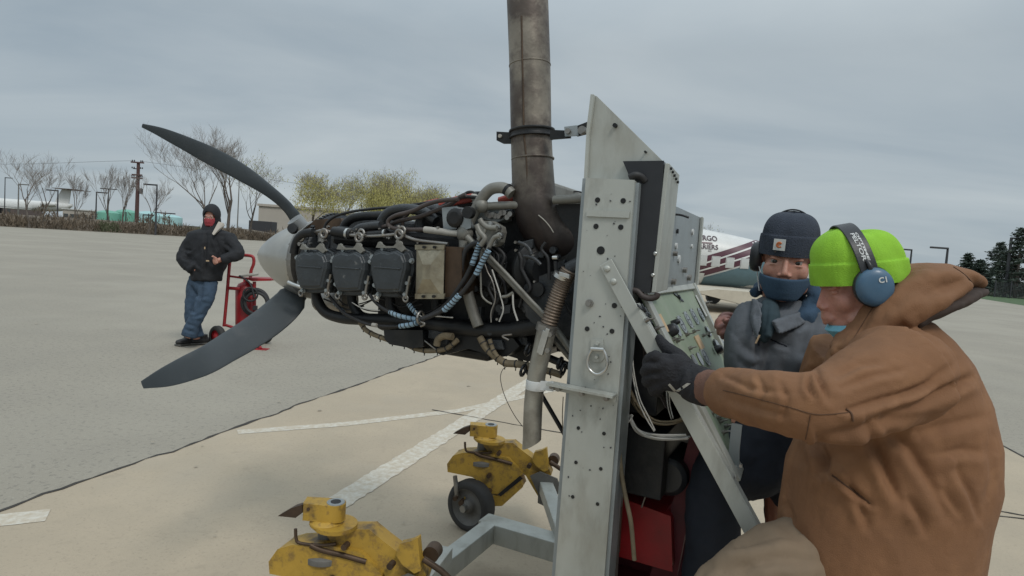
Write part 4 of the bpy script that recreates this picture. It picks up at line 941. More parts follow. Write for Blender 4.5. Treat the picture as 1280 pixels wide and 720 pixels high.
# fluid lines
ln = [([(600, 310), (601, 350), (602, 368), (608, 376), (615, 380)], .0032, 'mount'), ([(606, 330), (610, 341), (614, 348), (618, 360), (619, 375), (614, 390), (614, 403)], .0025, 'steel'), ([(615, 337), (620, 352), (627, 375), (629, 388), (624, 402)], .0025, 'wire_white'), ([(641, 368), (642, 385), (647, 401)], .0030, 'wire_white'), ([(641, 366), (634, 370), (628, 371)], .005, 'mount'), ([(655, 320), (665, 322), (671, 326), (676, 331)], .006, 'cast'), ([(648, 303), (656, 306), (662, 312), (664, 318)], .006, 'cast'), ([(636, 425), (628, 420), (640, 418)], .003, 'steel')]
for pts, r, m_ in ln: hose('fluid_line', M[m_], r, .39, pts, n=7)
hose('ball_fitting', M['bright'], .006, .40, [(691, 322), (697, 322)], k=1); hose('spiral_hose', M['black'], .008, .35, [(617, 317), (618, 330), (616, 345)])
# corrugated hose and tailpipe
pf = spline(tp([(712, 338), (703, 356), (694, 380), (685, 408)], .40), 30)
mb = MB(); rr_ = [.024+.0028*math.sin(i*2*math.pi/4) for i in range(len(pf))]; mb.tube(pf, rr_, 18, 1); mb.build('corrugated_hose', M['flex'], eng)
mb = MB(); mb.lathe(EP(703, 346, .40), nrm(EP(712, 338, .4)-EP(700, 362, .4)), [(-.006, .029), (.006, .029)], 20); mb.box(EP(706, 344, .435), (.016, .006, .006), (nrm(EU*-1+EZ*-.2), EZ, EB)); mb.build('hose_clamp', M['bright'], eng, bevel=.001)
hose('hose_stub', M['cast'], .027, .38, [(712, 338), (722, 333), (730, 330)])
hp = tp([(684, 408), (678, 436), (671, 468), (667, 500), (665.5, 530), (665, 549)], .42)
mb = MB(); mb.tube(hp, [.0285, .0275, .027, .028, .028, .0275], 24, 5, False); tl = mb.build('tailpipe', M['pipe'], eng)
me_ = tl.data; zmin = min(v.co.z for v in me_.vertices)
for v in me_.vertices:  # slanted mouth
    if v.co.z < zmin+.004+1e-6:
        pxv = projn(np.array(v.co)+np.array(tl['_o']))[0]; v.co.z -= .030*np.clip((676-pxv)/22, 0, 1)
mb = MB(); mb.tube([hp[-1]+np.array([0, 0, .004]), hp[-1]+np.array([0, 0, .02])], .0245, 20, 1); mb.build('tailpipe_mouth', M['black'], eng)
mb = MB(); d_ = nrm(EP(686, 411, .46)-EP(676, 445, .46)); mb.box(EP(681, 427, .462), (.006, .040, .006), (np.cross(d_, EB), d_, EB)); mb.box(EP(677, 427, .460), (.004, .034, .006), (np.cross(d_, EB), d_, EB)); mb.build('clamp_hinge', M['bright'], eng, bevel=.001)
mb = MB(); mb.bolt(EP(688, 418, .46), EB, .008, .014); mb.bolt(EP(685, 438, .46), EB, .008, .014); mb.bolt(EP(677, 416, .455), EB, .006, .014); mb.lathe(EP(683, 410, .42), d_, [(-.01, .031), (.01, .031)], 20); mb.build('clamp_band', M['steel'], eng, bevel=.001)

# ------------------------------------------------------------------ test stand
stn = thing('engine_test_stand', W(-.6, 0, -1.35), 'grey aluminium engine test stand with drilled uprights, sloping green instrument panel and yellow castors', 'test stand')
def plate(name, pts, b, th, m, par=stn, bevel=.002, **kw):
    mb = MB(); mb.prism([EP(x, y, b) for x, y in pts], EB*th); return mb.build(name, m, par, bevel=bevel, **kw)
# near upright: built in the stand's own frame and straight down to the base
aL = toE(EP(733, 222, .44))[0]; aR = toE(EP(794, 226, .44))[0]; cT = toE(EP(765, 223, .44))[2]; cB = -1.28
c6 = toE(EP(730, 648, .44))[2]; kx = (cT-cB)/(cT-c6)
aL2 = aL+(toE(EP(700, 648, .44))[0]-aL)*kx; aR2 = aR+(toE(EP(761.5, 648, .44))[0]-aR)*kx
mb = MB(); mb.prism([W(aL, .40, cT), W(aR, .40, cT-.004), W(aR2, .40, cB), W(aL2, .40, cB)], EB*.045)
post = mb.build('upright', M['alu'], stn, bevel=.004)
mb = MB(); mb.prism([W(aL+.014, .38, cT+.0), W(aL+.002, .38, cT), W(aL2+.003, .38, cB), W(aL2+.015, .38, cB)], EB*.052); mb.build('edge_strip', M['alu2'], post, bevel=.002)
mb = MB(); mb.prism([W(aR+.002, .35, cT-.01), W(aR-.010, .35, cT-.01), W(aR2-.010, .35, cB), W(aR2+.002, .35, cB)], EB*.085); mb.build('rear_flange', M['alu2'], post, bevel=.002)
mb = MB(); c_ = toE(EP(765, 268, .446))[2]; mb.prism([W(aL-.012, .446, c_+.010), W(aR+.006, .446, c_+.010), W(aR+.006, .446, c_-.008), W(aL-.012, .446, c_-.008)], EB*.005); mb.build('crimp', M['alu'], post, bevel=.002)
holes = [(747, 250, .0065), (779, 251, .0065), (745, 283, .0065), (776, 284, .0065), (751, 313, .010), (768, 382, .0065), (734, 411, .006), (765, 414, .006), (723, 535, .0045), (755, 542, .0045), (720, 578, .0045), (751, 586, .0045), (716, 621, .0045), (747, 630, .0045)]
for x, y, r in holes:
    mb = MB(); mb.lathe(EP(x, y, .4455), EB, [(0, r*1.15), (.0012, r*1.15), (.0012, r*.95)], 18, smooth=False); mb.disc(EP(x, y, .4462), EB, r, .0012, 18); mb.build('hole', M['black'], post)
for x, y, r in [(737, 379, .011), (737, 379, .007)]:
    mb = MB(); mb.disc(EP(x, y, .447), EB, r, .012 if r > .01 else .022, 8 if r < .01 else 18); mb.build('bolt', M['steel'], post, bevel=.001)
mb = MB(); rng = random.Random(6)
for k in range(46):
    y = rng.uniform(230, 645); x0_ = 738-(y-225)*.078; x = rng.uniform(x0_, x0_+52); s = rng.uniform(.001, .0035)
    c = EP(x, y, .4461); mb.prism([c+(EU*math.cos(a_)*s*rng.uniform(.4, 1.4)+EZ*math.sin(a_)*s*rng.uniform(.4, 1.2)) for a_ in np.linspace(0, 5.2, 6)], EB*.0006)
mb.build('paint_chips', M['pole'], post, kind='stuff')
# tie-down ring
mb = MB(); mb.prism([EP(x, y, .446) for x, y in ((739, 424), (754, 424), (756, 447), (752, 452), (741, 452), (738, 447))], EB*.004); mb.bolt(EP(747, 429, .453), EB, .006, .012); mb.bolt(EP(746, 446, .453), EB, .005, .012); rp = mb.build('ring_plate', M['alu'], post, bevel=.001)
mb = MB(); mb.tube([EP(739, 436, .462), EP(755, 437, .462)], .0065, 10, 1); pr_ = [EP(x, y, .462) for x, y in ((740, 437), (736, 444), (734.5, 453), (737, 462), (746, 468), (755, 464), (759, 456), (758, 446), (754, 437))]; mb.tube(pr_, .0045, 10, 5); mb.build('tie_down_ring', M['bright'], rp)
# bracket across the upright holding the tailpipe
mb = MB(); mb.prism([EP(x, y, .447) for x, y in ((690, 477), (771, 494), (770, 503), (690, 487))], EB*.004); mb.prism([EP(x, y, .447) for x, y in ((689, 476), (771, 492), (771, 495), (689, 479))], EB*.040); br = mb.build('tailpipe_bracket', M['alu'], stn, bevel=.001)
mb = MB(); mb.lathe(EP(670, 481, .42), nrm(EP(671, 470, .42)-EP(669, 490, .42)), [(-.014, .0285), (-.014, .0305), (.014, .0305), (.014, .0285)], 24); mb.prism([EP(x, y, .46) for x, y in ((676, 476), (692, 477), (692, 489), (676, 487))], EB*.004); mb.build('pipe_strap', M['white_plate'], br, bevel=.001)
for x, y in ((689, 484), (698, 486), (727, 492), (758, 498)): mb = MB(); mb.disc(EP(x, y, .456), EB, .0078, .008, 16); mb.bolt(EP(x, y, .464), EB, .005, .01); mb.build('bolt', M['steel'], br)
# tall gusset plate
pts = [(740, 119), (745, 119.5), (833, 206), (826, 300), (819, 366), (800, 366), (790, 300), (735, 300), (732, 226)]
mb = MB(); q = [toE(EP(x, y, .40)) for x, y in pts]; mb.prism([W(a, .385, c) for a, _, c in q], EB*.010); mb.build('gusset_plate', M['alu'], stn, bevel=.002)
mb = MB(); mb.prism([EP(x, y, .397) for x, y in ((740, 119), (744.5, 119.5), (738, 170), (735.5, 224), (731.5, 224), (735, 160))], EB*.012); mb.build('gusset_edge', M['alu'], stn, bevel=.002)
for x, y, r in ((769, 157, .006), (807, 190, .003)): mb = MB(); mb.disc(EP(x, y, .4), EB, r, .014, 12); mb.build('hole', M['black'], stn)
# clamp round the stack
mb = MB(); ax = nrm(EP(664, 168, .27)-EP(662, 72, .27)); c = EP(665, 168, .27)
mb.lathe(c-ax*.013, ax, [(0, .067), (-.001, .0745), (.006, .0745), (.008, .070), (.019, .070), (.021, .0745), (.027, .0745), (.026, .067)], 40)
L1 = [EP(x, y, .30) for x, y in ((641, 166), (622, 165), (622, 176), (630, 180), (641, 180))]; mb.prism(L1, EB*.008)
mb.prism([EP(x, y, .31) for x, y in ((689, 163), (714, 164), (714, 173), (689, 175))], EB*.01); ck = mb.build('stack_clamp', M['black'], stn, bevel=.002)
mb = MB(); mb.disc(EP(625, 170, .312), EB, .006, .006, 12); mb.build('lug_hole', M['sleeve'], ck)
mb = MB(); mb.prism([EP(x, y, .324) for x, y in ((706, 159), (722, 157), (724, 170), (707, 171))], EB*.006); mb.build('link_bar', M['alu2'], ck, bevel=.001)
mb = MB(); mb.prism([EP(x, y, .318) for x, y in ((722, 158), (735, 153), (734, 168), (722, 171))], EB*.008); mb.build('link_lug', M['black'], ck, bevel=.001)
mb = MB(); mb.disc(EP(728, 163, .335), EB, .0125, .012, 20); mb.disc(EP(728, 163, .344), EB, .0085, .008, 20); mb.bolt(EP(710, 164, .336), EB, .009, .012); mb.build('link_bolt', M['steel'], ck, bevel=.001)
# far upright and cross members
mb = MB(); mb.ebox(aR+.0, aL, -.44, -.40, cB, toE(EP(860, 268, -.40))[2]-.01); mb.build('upright', M['alu'], stn, bevel=.004)
# black cabinet with its side flange, and the drilled rear bulkhead
mb = MB(); mb.prism([EP(x, y, .36) for x, y in ((785, 205), (835.5, 204.5), (831, 262), (823, 330), (818, 366), (786, 360), (790, 300), (794, 226))], EB*.052); bx = mb.build('black_side_box', M['plastic'], stn, bevel=.006)
mb = MB(); mb.tube([EP(787, 222, .43), EP(794, 219, .43), EP(801, 221, .42), EP(806, 226, .41)], .010, 12); mb.build('cable_boot', M['rubber'], bx)
aF = toE(EP(836, 204, .41))[0]; aG = toE(EP(819, 366, .41))[0]
cF = toE(EP(836, 204, .41))[2]; cG = toE(EP(819, 366, .41))[2]
mb = MB(); mb.add([W(aF-.002, .413, cF), W(aF-.002, .27, cF-.012), W(aG-.002, .27, cG+.005), W(aG-.002, .413, cG), W(aF+.01, .413, cF), W(aF+.01, .27, cF-.012), W(aG+.01, .27, cG+.005), W(aG+.01, .413, cG)], [(0, 1, 2, 3), (7, 6, 5, 4), (0, 4, 5, 1), (1, 5, 6, 2), (2, 6, 7, 3), (3, 7, 4, 0)]); fl = mb.build('side_flange', M['alu'], stn, bevel=.002)
for k in range(5): mb = MB(); mb.disc(W(aF-.004, .395-.025*k, cF-.012-.006*k), EU, .004, .006, 10); mb.build('screw', M['black'], fl)
for px, py in ((819, 317), (816, 344)): mb = MB(); mb.lathe(EP(px, py, .412), EB, [(0, .006), (.003, .0055), (.004, .003)], 12); mb.build('rivet', M['bright'], bx)
aH = -.665; mb = MB(); tl_, tr_ = toE(EA(846, 262, aH)), toE(EA(874, 271, aH))
mb.add([W(aH, .30, tl_[2]+.01), W(aH, -.42, tr_[2]), W(aH, -.42, -.01), W(aH, .30, -.02), W(aH+.01, .30, tl_[2]+.01), W(aH+.01, -.42, tr_[2]), W(aH+.01, -.42, -.01), W(aH+.01, .30, -.02)], [(0, 3, 2, 1), (7, 4, 5, 6), (0, 1, 5, 4), (1, 2, 6, 5), (2, 3, 7, 6), (3, 0, 4, 7)]); bh = mb.build('rear_bulkhead', M['alu2'], stn, bevel=.001)
mb = MB(); mb.prism([W(aH-.002, -.40, tr_[2]+.002), W(aH-.002, -.43, tr_[2]-.002), W(aH-.004, -.43, .0), W(aH-.004, -.40, .0)], EU*-.008); mb.build('bulkhead_flange', M['alu'], bh, bevel=.002)
for px, py, r, mm in ((866, 290, .011, 'white_plate'), (845.5, 307.5, .010, 'white_plate'), (849, 324, .014, 'white_plate'), (865, 308, .008, 'white_plate'), (847, 289, .008, 'black'), (855, 337.5, .010, 'steel'), (860.5, 347, .011, 'steel'), (843, 317, .008, 'steel'), (841, 352, .010, 'steel'), (833, 360, .004, 'black'), (820, 360, .004, 'black')):  # white discs paint the bright sky seen through the holes
    mb = MB(); mb.disc(EA(px, py, aH-.003), EU, r, .006 if mm != 'steel' else .02, 14); mb.build('hole' if mm != 'steel' else 'bolt', M[mm], bh)
hose('shield_wire', M['rubber'], .004, .05, [(845, 268), (852, 269), (861, 272)], par=stn, n=6)
hose('top_strap', M['rubber'], .003, .05, [(693, 243), (705, 241), (722, 239.5), (731, 242)], par=stn, n=6)
mb = MB(); mb.prism([EP(x, y, -.1) for x, y in ((690, 243), (722, 240), (735, 242), (735, 262), (690, 262))], EB*.35); mb.build('top_deck', M['mount'], stn, bevel=.01)
hose('top_rail', M['mount'], .014, .30, [(692, 250), (735, 248)], par=stn, k=1)
mb = MB(); mb.prism([EP(x, y, .28) for x, y in ((694, 256), (735, 254), (735, 345), (700, 340), (694, 300))], -EB*.5); mb.build('firewall_box', M['black'], stn, bevel=.01)
# sloping instrument panel
pT = [W(-.650, .375, .0), W(-.655, -.385, .0)]; pB = [W(-.945, .375, -.475), W(-.925, -.385, -.49)]
pn = nrm(np.cross(pT[1]-pT[0], pB[0]-pT[0])); pn = pn if pn @ EU < 0 else -pn
def PP(px, py, o=0.0):
    r = ray(px, py); t = ((pT[0]+pn*o-CN) @ pn)/(r @ pn); return CN+r*t
px_ = nrm(pT[1]-pT[0]); py_ = nrm(np.cross(pn, px_)); py_ = py_ if py_[2] < 0 else -py_
mb = MB(); mb.prism([pT[0], pT[1], pB[1], pB[0]], -pn*.006); pan = mb.build('instrument_panel', M['panel'], stn, bevel=.001)
def bar(a, b, w_, h_, m, name, par=stn, off=0.0, bevel=.002):
    mb = MB(); d_ = nrm(b-a); s_ = nrm(np.cross(d_, pn)); mb.box((a+b)/2+pn*off, (np.linalg.norm(b-a)/2, w_, h_), (d_, s_, pn)); return mb.build(name, m, par, bevel=bevel)
bar(pT[0]+px_*.02, pT[1]-px_*0, .022, .008, M['alu'], 'panel_frame_bar', off=.004)
bar(pT[0]+px_*.02, pB[0]+px_*.02, .022, .006, M['alu'], 'panel_frame_bar', off=.003)
bar(pT[1], pB[1], .016, .012, M['alu'], 'panel_frame_bar', off=.006)
bar(pB[0]+px_*.02, pB[1], .016, .006, M['alu'], 'panel_frame_bar', off=.003)
mb = MB(); mb.prism([W(-.64, .40, .03), W(-.66, .40, -.01), W(-.655, -.40, .0), W(-.64, -.40, .04)], EZ*.012); mb.build('panel_top_ledge', M['alu'], stn, bevel=.002)
inst = [(845.6, 411, .036, 0), (852, 406, .042, 1), (860, 400, .042, 1), (867.5, 396, .042, 1), (876, 393, .034, 1), (885.5, 414.5, .026, 0), (897.5, 433, .036, 0), (881, 446, .044, 1), (874.5, 449, .030, 0), (868, 452, .032, 0), (903, 428, .026, 0)]
for x, y, r, bright in inst:
    r *= .80
    c = PP(x, y); o_ = MB(); o_.lathe(c-pn*.004, pn, [(0, r*1.06), (.0030, r*1.06), (.0036, r*1.02), (.0036, r*.93)], 28, smooth=False); dl = o_.build('instrument', M['plastic'], pan)
    mb = MB(); mb.disc(c+pn*.0018, pn, r*.93, .003, 28); mb.build('dial_face', M['glass'] if not bright else M['alu2'], dl)
    if bright:
        mb = MB(); mb.torus(c+pn*.0036, pn, r*.62, .0008, 24, 5); mb.box(c+pn*.0040, (r*.5, .0015, .001), (px_, py_, pn)); mb.build('needle_ring', M['plastic'], dl)
    mb = MB()
    for sx, sy in ((-1, -1), (1, -1), (1, 1), (-1, 1)): mb.disc(c+px_*sx*r*.80+py_*sy*r*.80+pn*.002, pn, .0022, .003, 8)
    mb.build('dial_screws', M['steel'], dl)
for x, y, r in ((837, 414, .020), (840, 405, .010), (895, 438, .016)):
    mb = MB(); c = PP(x, y); mb.lathe(c, pn, [(0, r), (.014, r*.95), (.022, r*.8), (.026, r*.5)], 16); mb.build('knob', M['plastic'], pan, bevel=.001)
def sticker(x, y, w_, h_, m, name, rot=0): mb = MB(); c = PP(x, y); mb.box(c+pn*.0025, (w_, h_, .0015), (px_, py_, pn)); mb.build(name, m, pan)
sticker(826, 405, .040, .028, M['tape'], 'tape_label'); sticker(873.5, 428, .034, .024, M['tape'], 'tape_label'); sticker(877.5, 382, .040, .045, M['white_plate'], 'data_plate')
for x, y in ((804, 388), (847.5, 372)):
    mb = MB(); c = PP(x, y); mb.box(c+pn*.003, (.045, .004, .001), (nrm(px_+py_*.4), nrm(py_-px_*.4), pn)); mb.box(c+pn*.0045, (.018, .004, .001), (nrm(py_), nrm(px_), pn)); mb.disc(c+pn*.006, pn, .007, .006, 10); mb.build('registration_mark', M['plastic'], pan)
for x, y in ((820, 411), (807, 401), (841, 425), (845, 427), (857, 419), (866, 415), (883, 379), (861, 436), (878, 420), (884, 417), (901, 440), (899, 527), (906, 533), (903, 541), (890, 516), (896, 522)):
    mb = MB(); c = PP(x, y); mb.disc(c+pn*.005, pn, .006, .012, 10); mb.tube([c+pn*.01, c+pn*.024+py_*.004], .0025, 6, 1); mb.build('toggle_switch', M['steel'], pan)
hose('panel_hose', M['hose_brown'], .0085, .41, [(790, 362.5), (797, 364), (803, 370), (812, 373), (820, 371), (822, 366)], par=stn)
# enclosure under the panel: black backing and floor added to keep the cavity dark
mb = MB(); mb.prism([W(-.66, -.40, -.02), W(-.93, -.40, -.48), W(-.90, -.40, -1.0), W(-.50, -.40, -1.0), W(-.50, -.40, .0)], -EB*.01); mb.build('added_dark_backing', M['black'], stn, bevel=.001)
mb = MB(); mb.ebox(-.52, -.50, -.40, .385, -1.0, .10); mb.build('firewall', M['black'], stn, bevel=.001)
mb = MB(); mb.ebox(-.88, -.52, -.39, .30, -1.0, -.985); mb.build('added_cavity_floor', M['red_dark'], stn, bevel=.002)
mb = MB(); mb.ebox(-.70, -.53, -.3, .25, -.38, -.1); mb.build('avionics_box', M['plastic'], stn, bevel=.004)
mb = MB(); mb.ebox(-.74, -.54, -.25, .28, -.62, -.42); mb.build('relay_box', M['black'], stn, bevel=.004)
mb = MB(); mb.lathe(W(-.74, .2, -.57), EB, [(-.2, .06), (.0, .06), (.01, .045)], 20); mb.build('filter_can', M['plastic'], stn, bevel=.002)
# dark upright bar right of the near upright
hose('rear_channel', M['hose_brown'], .010, .36, [(787, 395), (781, 470), (776, 560), (772, 650), (767, 740)], par=stn, k=1)
mb = MB(); mb.prism([EP(*q, .34) for q in ((788, 380), (795, 380), (783, 560), (775, 690), (768, 690), (775, 560))], EB*.02); mb.build('rear_channel', M['brown_metal'], stn, bevel=.002)
# diagonal strut held by the worker
sA, sB = EP(757, 328, .452), EP(931, 648, .47); sB2 = sB+(sB-sA)*.42
d_ = nrm(sB2-sA); s_ = nrm(np.cross(d_, EB)); mb = MB(); L_ = np.linalg.norm(sB2-sA)
mb.box((sA+sB2)/2, (L_/2, .0195, .003), (d_, s_, EB)); mb.box((sA+sB2)/2-EB*.014+(s_ if s_ @ EU < 0 else -s_)*.0195+d_*.06, (L_/2-.08, .003, .016), (d_, s_, EB)); dg_ = mb.build('diagonal_strut', M['alu'], stn, bevel=.0015)
for x, y in ((759, 336), (767, 352)): mb = MB(); mb.lathe(EP(x, y, .455), EB, [(0, .0095), (.004, .009), (.006, .006), (.007, 0)], 16); mb.build('rivet', M['alu'], dg_)
mb = MB(); mb.disc(EP(916, 598, .455), EB, .005, .012, 10); mb.disc(EP(926, 582, .455), EB, .004, .012, 10); mb.build('rivet', M['steel'], dg_)
plate('rear_leg', [(915, 528), (928, 531), (925, 560), (923, 615), (915, 605), (910, 575)], .30, .01, M['alu2'])
# wiring under the panel
rng = random.Random(31)
def wires(pts, n_, r, m, b, jit=2.2, name='wire_bundle'):
    mb = MB()
    for k in range(n_): ox, oy = rng.gauss(0, jit), rng.gauss(0, jit); mb.tube(tp([(x+ox+rng.gauss(0, .5), y+oy+rng.gauss(0, .5), b+rng.uniform(-.01, .01)) for x, y in pts], b), r, 6, 5)
    mb.build(name, m, stn, kind='stuff')
wires([(783, 478), (788, 492), (797, 508), (808, 520), (822, 527), (840, 527), (856, 521)], 6, .0032, M['harness'], .30)
wires([(788, 518), (793, 530), (800, 538), (812, 543), (830, 546), (862, 545)], 6, .0030, M['wire_white'], .33, 1.8)
wires([(781, 528), (786, 524), (790, 518)], 3, .0028, M['wire_white'], .34, 1)
wires([(790, 440), (793, 470), (800, 500), (810, 522), (820, 540)], 2, .0022, M['wire_white'], .35, 1.5)
wires([(800, 420), (806, 450), (818, 480), (830, 505)], 3, .0024, M['hose_brown'], .28, 4)
wires([(834, 480), (836, 505), (840, 523)], 2, .002, M['wire_white'], .30, 2)
hose('hanging_cable', M['harness'], .0065, .40, [(779, 455), (777, 500), (774, 545), (775, 575), (779, 605), (784, 630), (789, 655), (793, 700)], par=stn)
hose('hook_wire', M['steel'], .0028, .25, [(802, 634), (806, 622), (808, 618), (814, 617), (820, 615), (824, 610)], par=stn)
hose('fine_wire', M['rubber'], .0012, .32, [(648, 456), (632, 459), (626, 468), (627, 482), (633, 500), (643, 519), (653, 533)], par=eng, n=5)
hose('fine_wire', M['harness'], .0015, .36, [(704, 496), (703, 520), (704, 545)], par=eng, n=5)
hose('brace_rod', M['black'], .0075, .22, [(645, 440), (655, 458), (668, 478), (704, 540), (740, 600)], par=stn, k=1)
hose('brace_tube', M['mount'], .011, .20, [(690, 420), (712, 446), (740, 470)], par=stn, k=1); hose('brace_tube', M['black'], .013, .18, [(640, 430), (670, 441), (712, 458), (740, 465)], par=stn, k=1); hose('brace_tube', M['black'], .010, .15, [(697, 436), (735, 438)], par=stn, k=1)
# red parts low down
mb = MB(); mb.prism([W(-.60, .20, -.67), W(-.76, .20, -.69), W(-.78, .20, -.86), W(-.60, .20, -.86)], -EB*.34); mb.build('red_battery_case', M['red'], stn, bevel=.02)
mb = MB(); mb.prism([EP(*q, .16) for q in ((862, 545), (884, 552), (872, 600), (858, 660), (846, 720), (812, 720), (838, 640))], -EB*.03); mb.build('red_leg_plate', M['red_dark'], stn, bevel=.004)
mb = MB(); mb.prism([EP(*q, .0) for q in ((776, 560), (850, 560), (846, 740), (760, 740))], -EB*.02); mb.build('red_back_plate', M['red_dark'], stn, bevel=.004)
# base frame: two rails and cross beams resting on four castors
zb = .30
def rail(a, b, w_, h_, m, name): 
    mb = MB(); d = nrm(b-a); s = nrm(np.cross(d, EZ)); mb.box((a+b)/2, (np.linalg.norm(b-a)/2, w_, h_), (d, s, EZ)); return mb.build(name, m, stn, bevel=.004)
bq = lambda a, b, z=zb: np.array([*W(a, b, 0)[:2], z])
rail(bq(.2, .42, .20), bq(-1.0, .42, .20), .05, .045, M['alu'], 'base_rail'); rail(bq(.2, -.42, .20), bq(-1.0, -.42, .20), .05, .045, M['alu'], 'base_rail')
rail(bq(-.56, -.40, .29), bq(-.56, .40, .29), .05, .045, M['alu'], 'base_crossbeam'); rail(bq(-.95, -.37, .20), bq(-.95, .37, .20), .05, .044, M['alu'], 'base_crossbeam')
# yellow castors
DC = 3.30
def Q(zx, zy, d=DC): return P(540+zx/4., 470+zy/4., d)
vd = nrm(np.array([.22, .97, 0]))
cst = None
def castor():
    mb = MB()
    wc = Q(196, 640, DC); wc = np.array([wc[0], wc[1], .135]); ax = nrm(np.array([-.55, -.83, 0]))
    root = bpy.data.objects.new('castor_assembly', None); COL.objects.link(root); root.parent = stn; root['_o'] = stn['_o']
    t_ = MB(); t_.lathe(wc-ax*.045, ax, [(0.004, .096), (0, .105), (.005, .127), (.02, .135), (.07, .135), (.085, .127), (.09, .105), (.086, .096)], 36, caps=False); t_.build('tyre', M['tyre'], root)
    t_ = MB(); t_.lathe(wc+ax*.046, ax, [(-.09, .0), (-.09, .104), (-.004, .104), (-.008, .094), (-.026, .085), (-.030, .04), (-.006, .035), (.004, .02), (.01, .0)], 30); t_.build('wheel_rim', M['rim'], root)
    t_ = MB(); t_.disc(wc+ax*.05, ax, .02, .05, 6); t_.build('axle_nut', M['steel'], root, bevel=.002)
    f = MB()
    f.prism([Q(*q) for q in ((75, 440), (105, 398), (150, 385), (250, 380), (380, 410), (440, 470), (455, 490), (330, 590), (300, 590), (255, 540), (200, 505), (78, 480))], vd*.10)
    f.build('castor_hood', M['yellow'], root, bevel=.008)
    f = MB(); f.prism([Q(*q) for q in ((160, 605), (235, 565), (275, 595), (330, 600), (440, 505), (455, 555), (350, 650), (170, 655))], vd*.09); f.build('castor_fork', M['yellow'], root, bevel=.006)
    f = MB(); f.prism([Q(440*1, 498)-vd*.002, Q(455, 512)-vd*.002, Q(345, 600)-vd*.002, Q(330, 590)-vd*.002], -vd*.004); f.build('fork_slot', M['black'], root)
    f = MB()
    for zx, zy, r in ((285, 498, .011), (285, 577, .013), (335, 385, .011), (487, 448, .012), (150, 632, .016), (118, 610, .012)): f.disc(Q(zx, zy, DC-.015), vd, r, .03, 14)
    f.build('castor_bolts', M['brown_metal'], root, bevel=.001)
    f = MB(); f.tube([Q(115, 500), Q(125, 600)], .012, 10, 1); f.tube([Q(118, 520+0), Q(122, 545), Q(126, 600)], [.010, .014, .010, .014, .010, .014, .010], 10, 1); f.build('damper_spring', M['steel'], root)
    f = MB(); c = Q(250, 405, DC+.06); f.lathe(c+np.array([0, 0, -.03]), EZ, [(0, .075), (.02, .075), (.03, .05), (.045, .03), (.13, .028)], 24); f.lathe(c+np.array([0, 0, .01]), EZ, [(0, .038), (.03, .038)], 8); f.build('swivel_bearing', M['rim'], root, bevel=.002)
    f = MB(); f.tube([Q(165, 330), Q(167, 362), Q(180, 378), Q(250, 385), Q(300, 380)], .006, 8, 4); f.tube([Q(215, 385), Q(250, 400), Q(330, 420), Q(400, 440)], .010, 8, 3); f.build('lock_lever', M['brown_metal'], root)
    f = MB(); f.prism([Q(*q, DC+.02) for q in ((255, 345), (330, 335), (405, 335), (450, 372), (520, 425), (575, 440), (595, 490), (560, 600), (535, 610), (505, 560), (470, 500), (420, 455), (350, 400), (285, 385))], vd*.07); f.build('outrigger_arm', M['yellow'], root, bevel=.008)
    f = MB(); f.prism([Q(*q, DC) for q in ((500, 420), (512, 380), (548, 372), (572, 360), (582, 470), (560, 480), (520, 450))], vd*.03); f.build('arm_lug', M['yellow'], root, bevel=.004)
    f = MB(); f.prism([Q(*q, DC-.02) for q in ((490, 500), (540, 480), (625, 515), (638, 545), (630, 590), (560, 650), (528, 635), (530, 590))], vd*.012); f.build('pivot_plate', M['rim'], root, bevel=.003)
    f = MB(); f.lathe(Q(605, 425, DC+.05), vd, [(0, .03), (.05, .03)], 18); f.tube([Q(590, 430), Q(650, 470), Q(680, 500)], .012, 8, 2); f.build('arm_pin', M['brown_metal'], root, bevel=.002)
    f = MB(); tc_ = Q(295, 318, DC+.02); f.lathe(tc_-EZ*.008, EZ, [(0, .075), (.014, .075)], 28); f.build('bracket_flange', M['yellow'], root, bevel=.003)
    ql, qr = Q(190, 245, DC-.01), Q(328, 254, DC-.01); zt, zl = qr[2], Q(325, 312, DC-.01)[2]; e_ = nrm(np.array([qr[0]-ql[0], .012, 0])); n_ = np.array([-e_[1], e_[0], 0]); R_h = .036
    o0 = np.array([ql[0], ql[1]+.03, zl]); ce_ = np.array([qr[0], qr[1]+.03, zl])-e_*R_h
    outl = [o0+n_*.030, o0-n_*.030]+[ce_+(e_*math.cos(a)+n_*math.sin(a))*R_h for a in np.linspace(-math.pi/2, math.pi/2, 13)]
    f = MB(); f.prism(outl, EZ*(zt-zl)); f.build('hitch_block', M['yellow'], root, bevel=.005, bseg=2)
    tt = ce_+EZ*(zt-zl)
    f = MB(); f.lathe(tt-EZ*.002, EZ, [(0, .032), (.005, .031)], 28); f.build('hitch_washer', M['alu2'], root, bevel=.001)
    f = MB(); f.lathe(tt-EZ*.001, EZ, [(0, .018), (.0055, .018)], 22); f.build('hitch_hole', M['black'], root)
    f = MB()
    for k_, dz_ in ((.02, -.018), (.055, -.026), (.088, -.034)): f.disc(o0-n_*.033+e_*k_+EZ*(zt-zl+dz_), n_, .0062, .008, 12)
    f.build('hitch_rivets', M['brown_metal'], root)
    f = MB(); f.lathe(np.array([tt[0]-.03, tt[1], zl-.03]), EZ, [(0, .045), (.012, .058), (.022, .058), (.032, .040)], 26); f.build('swivel_collar', M['yellow'], root, bevel=.002)
    f = MB(); f.prism([Q(*q, DC) for q in ((105, 288), (150, 262), (188, 250), (188, 276), (165, 294))], vd*.035); f.build('hitch_blade', M['brown_metal'], root, bevel=.003)
    return root
cst = castor()
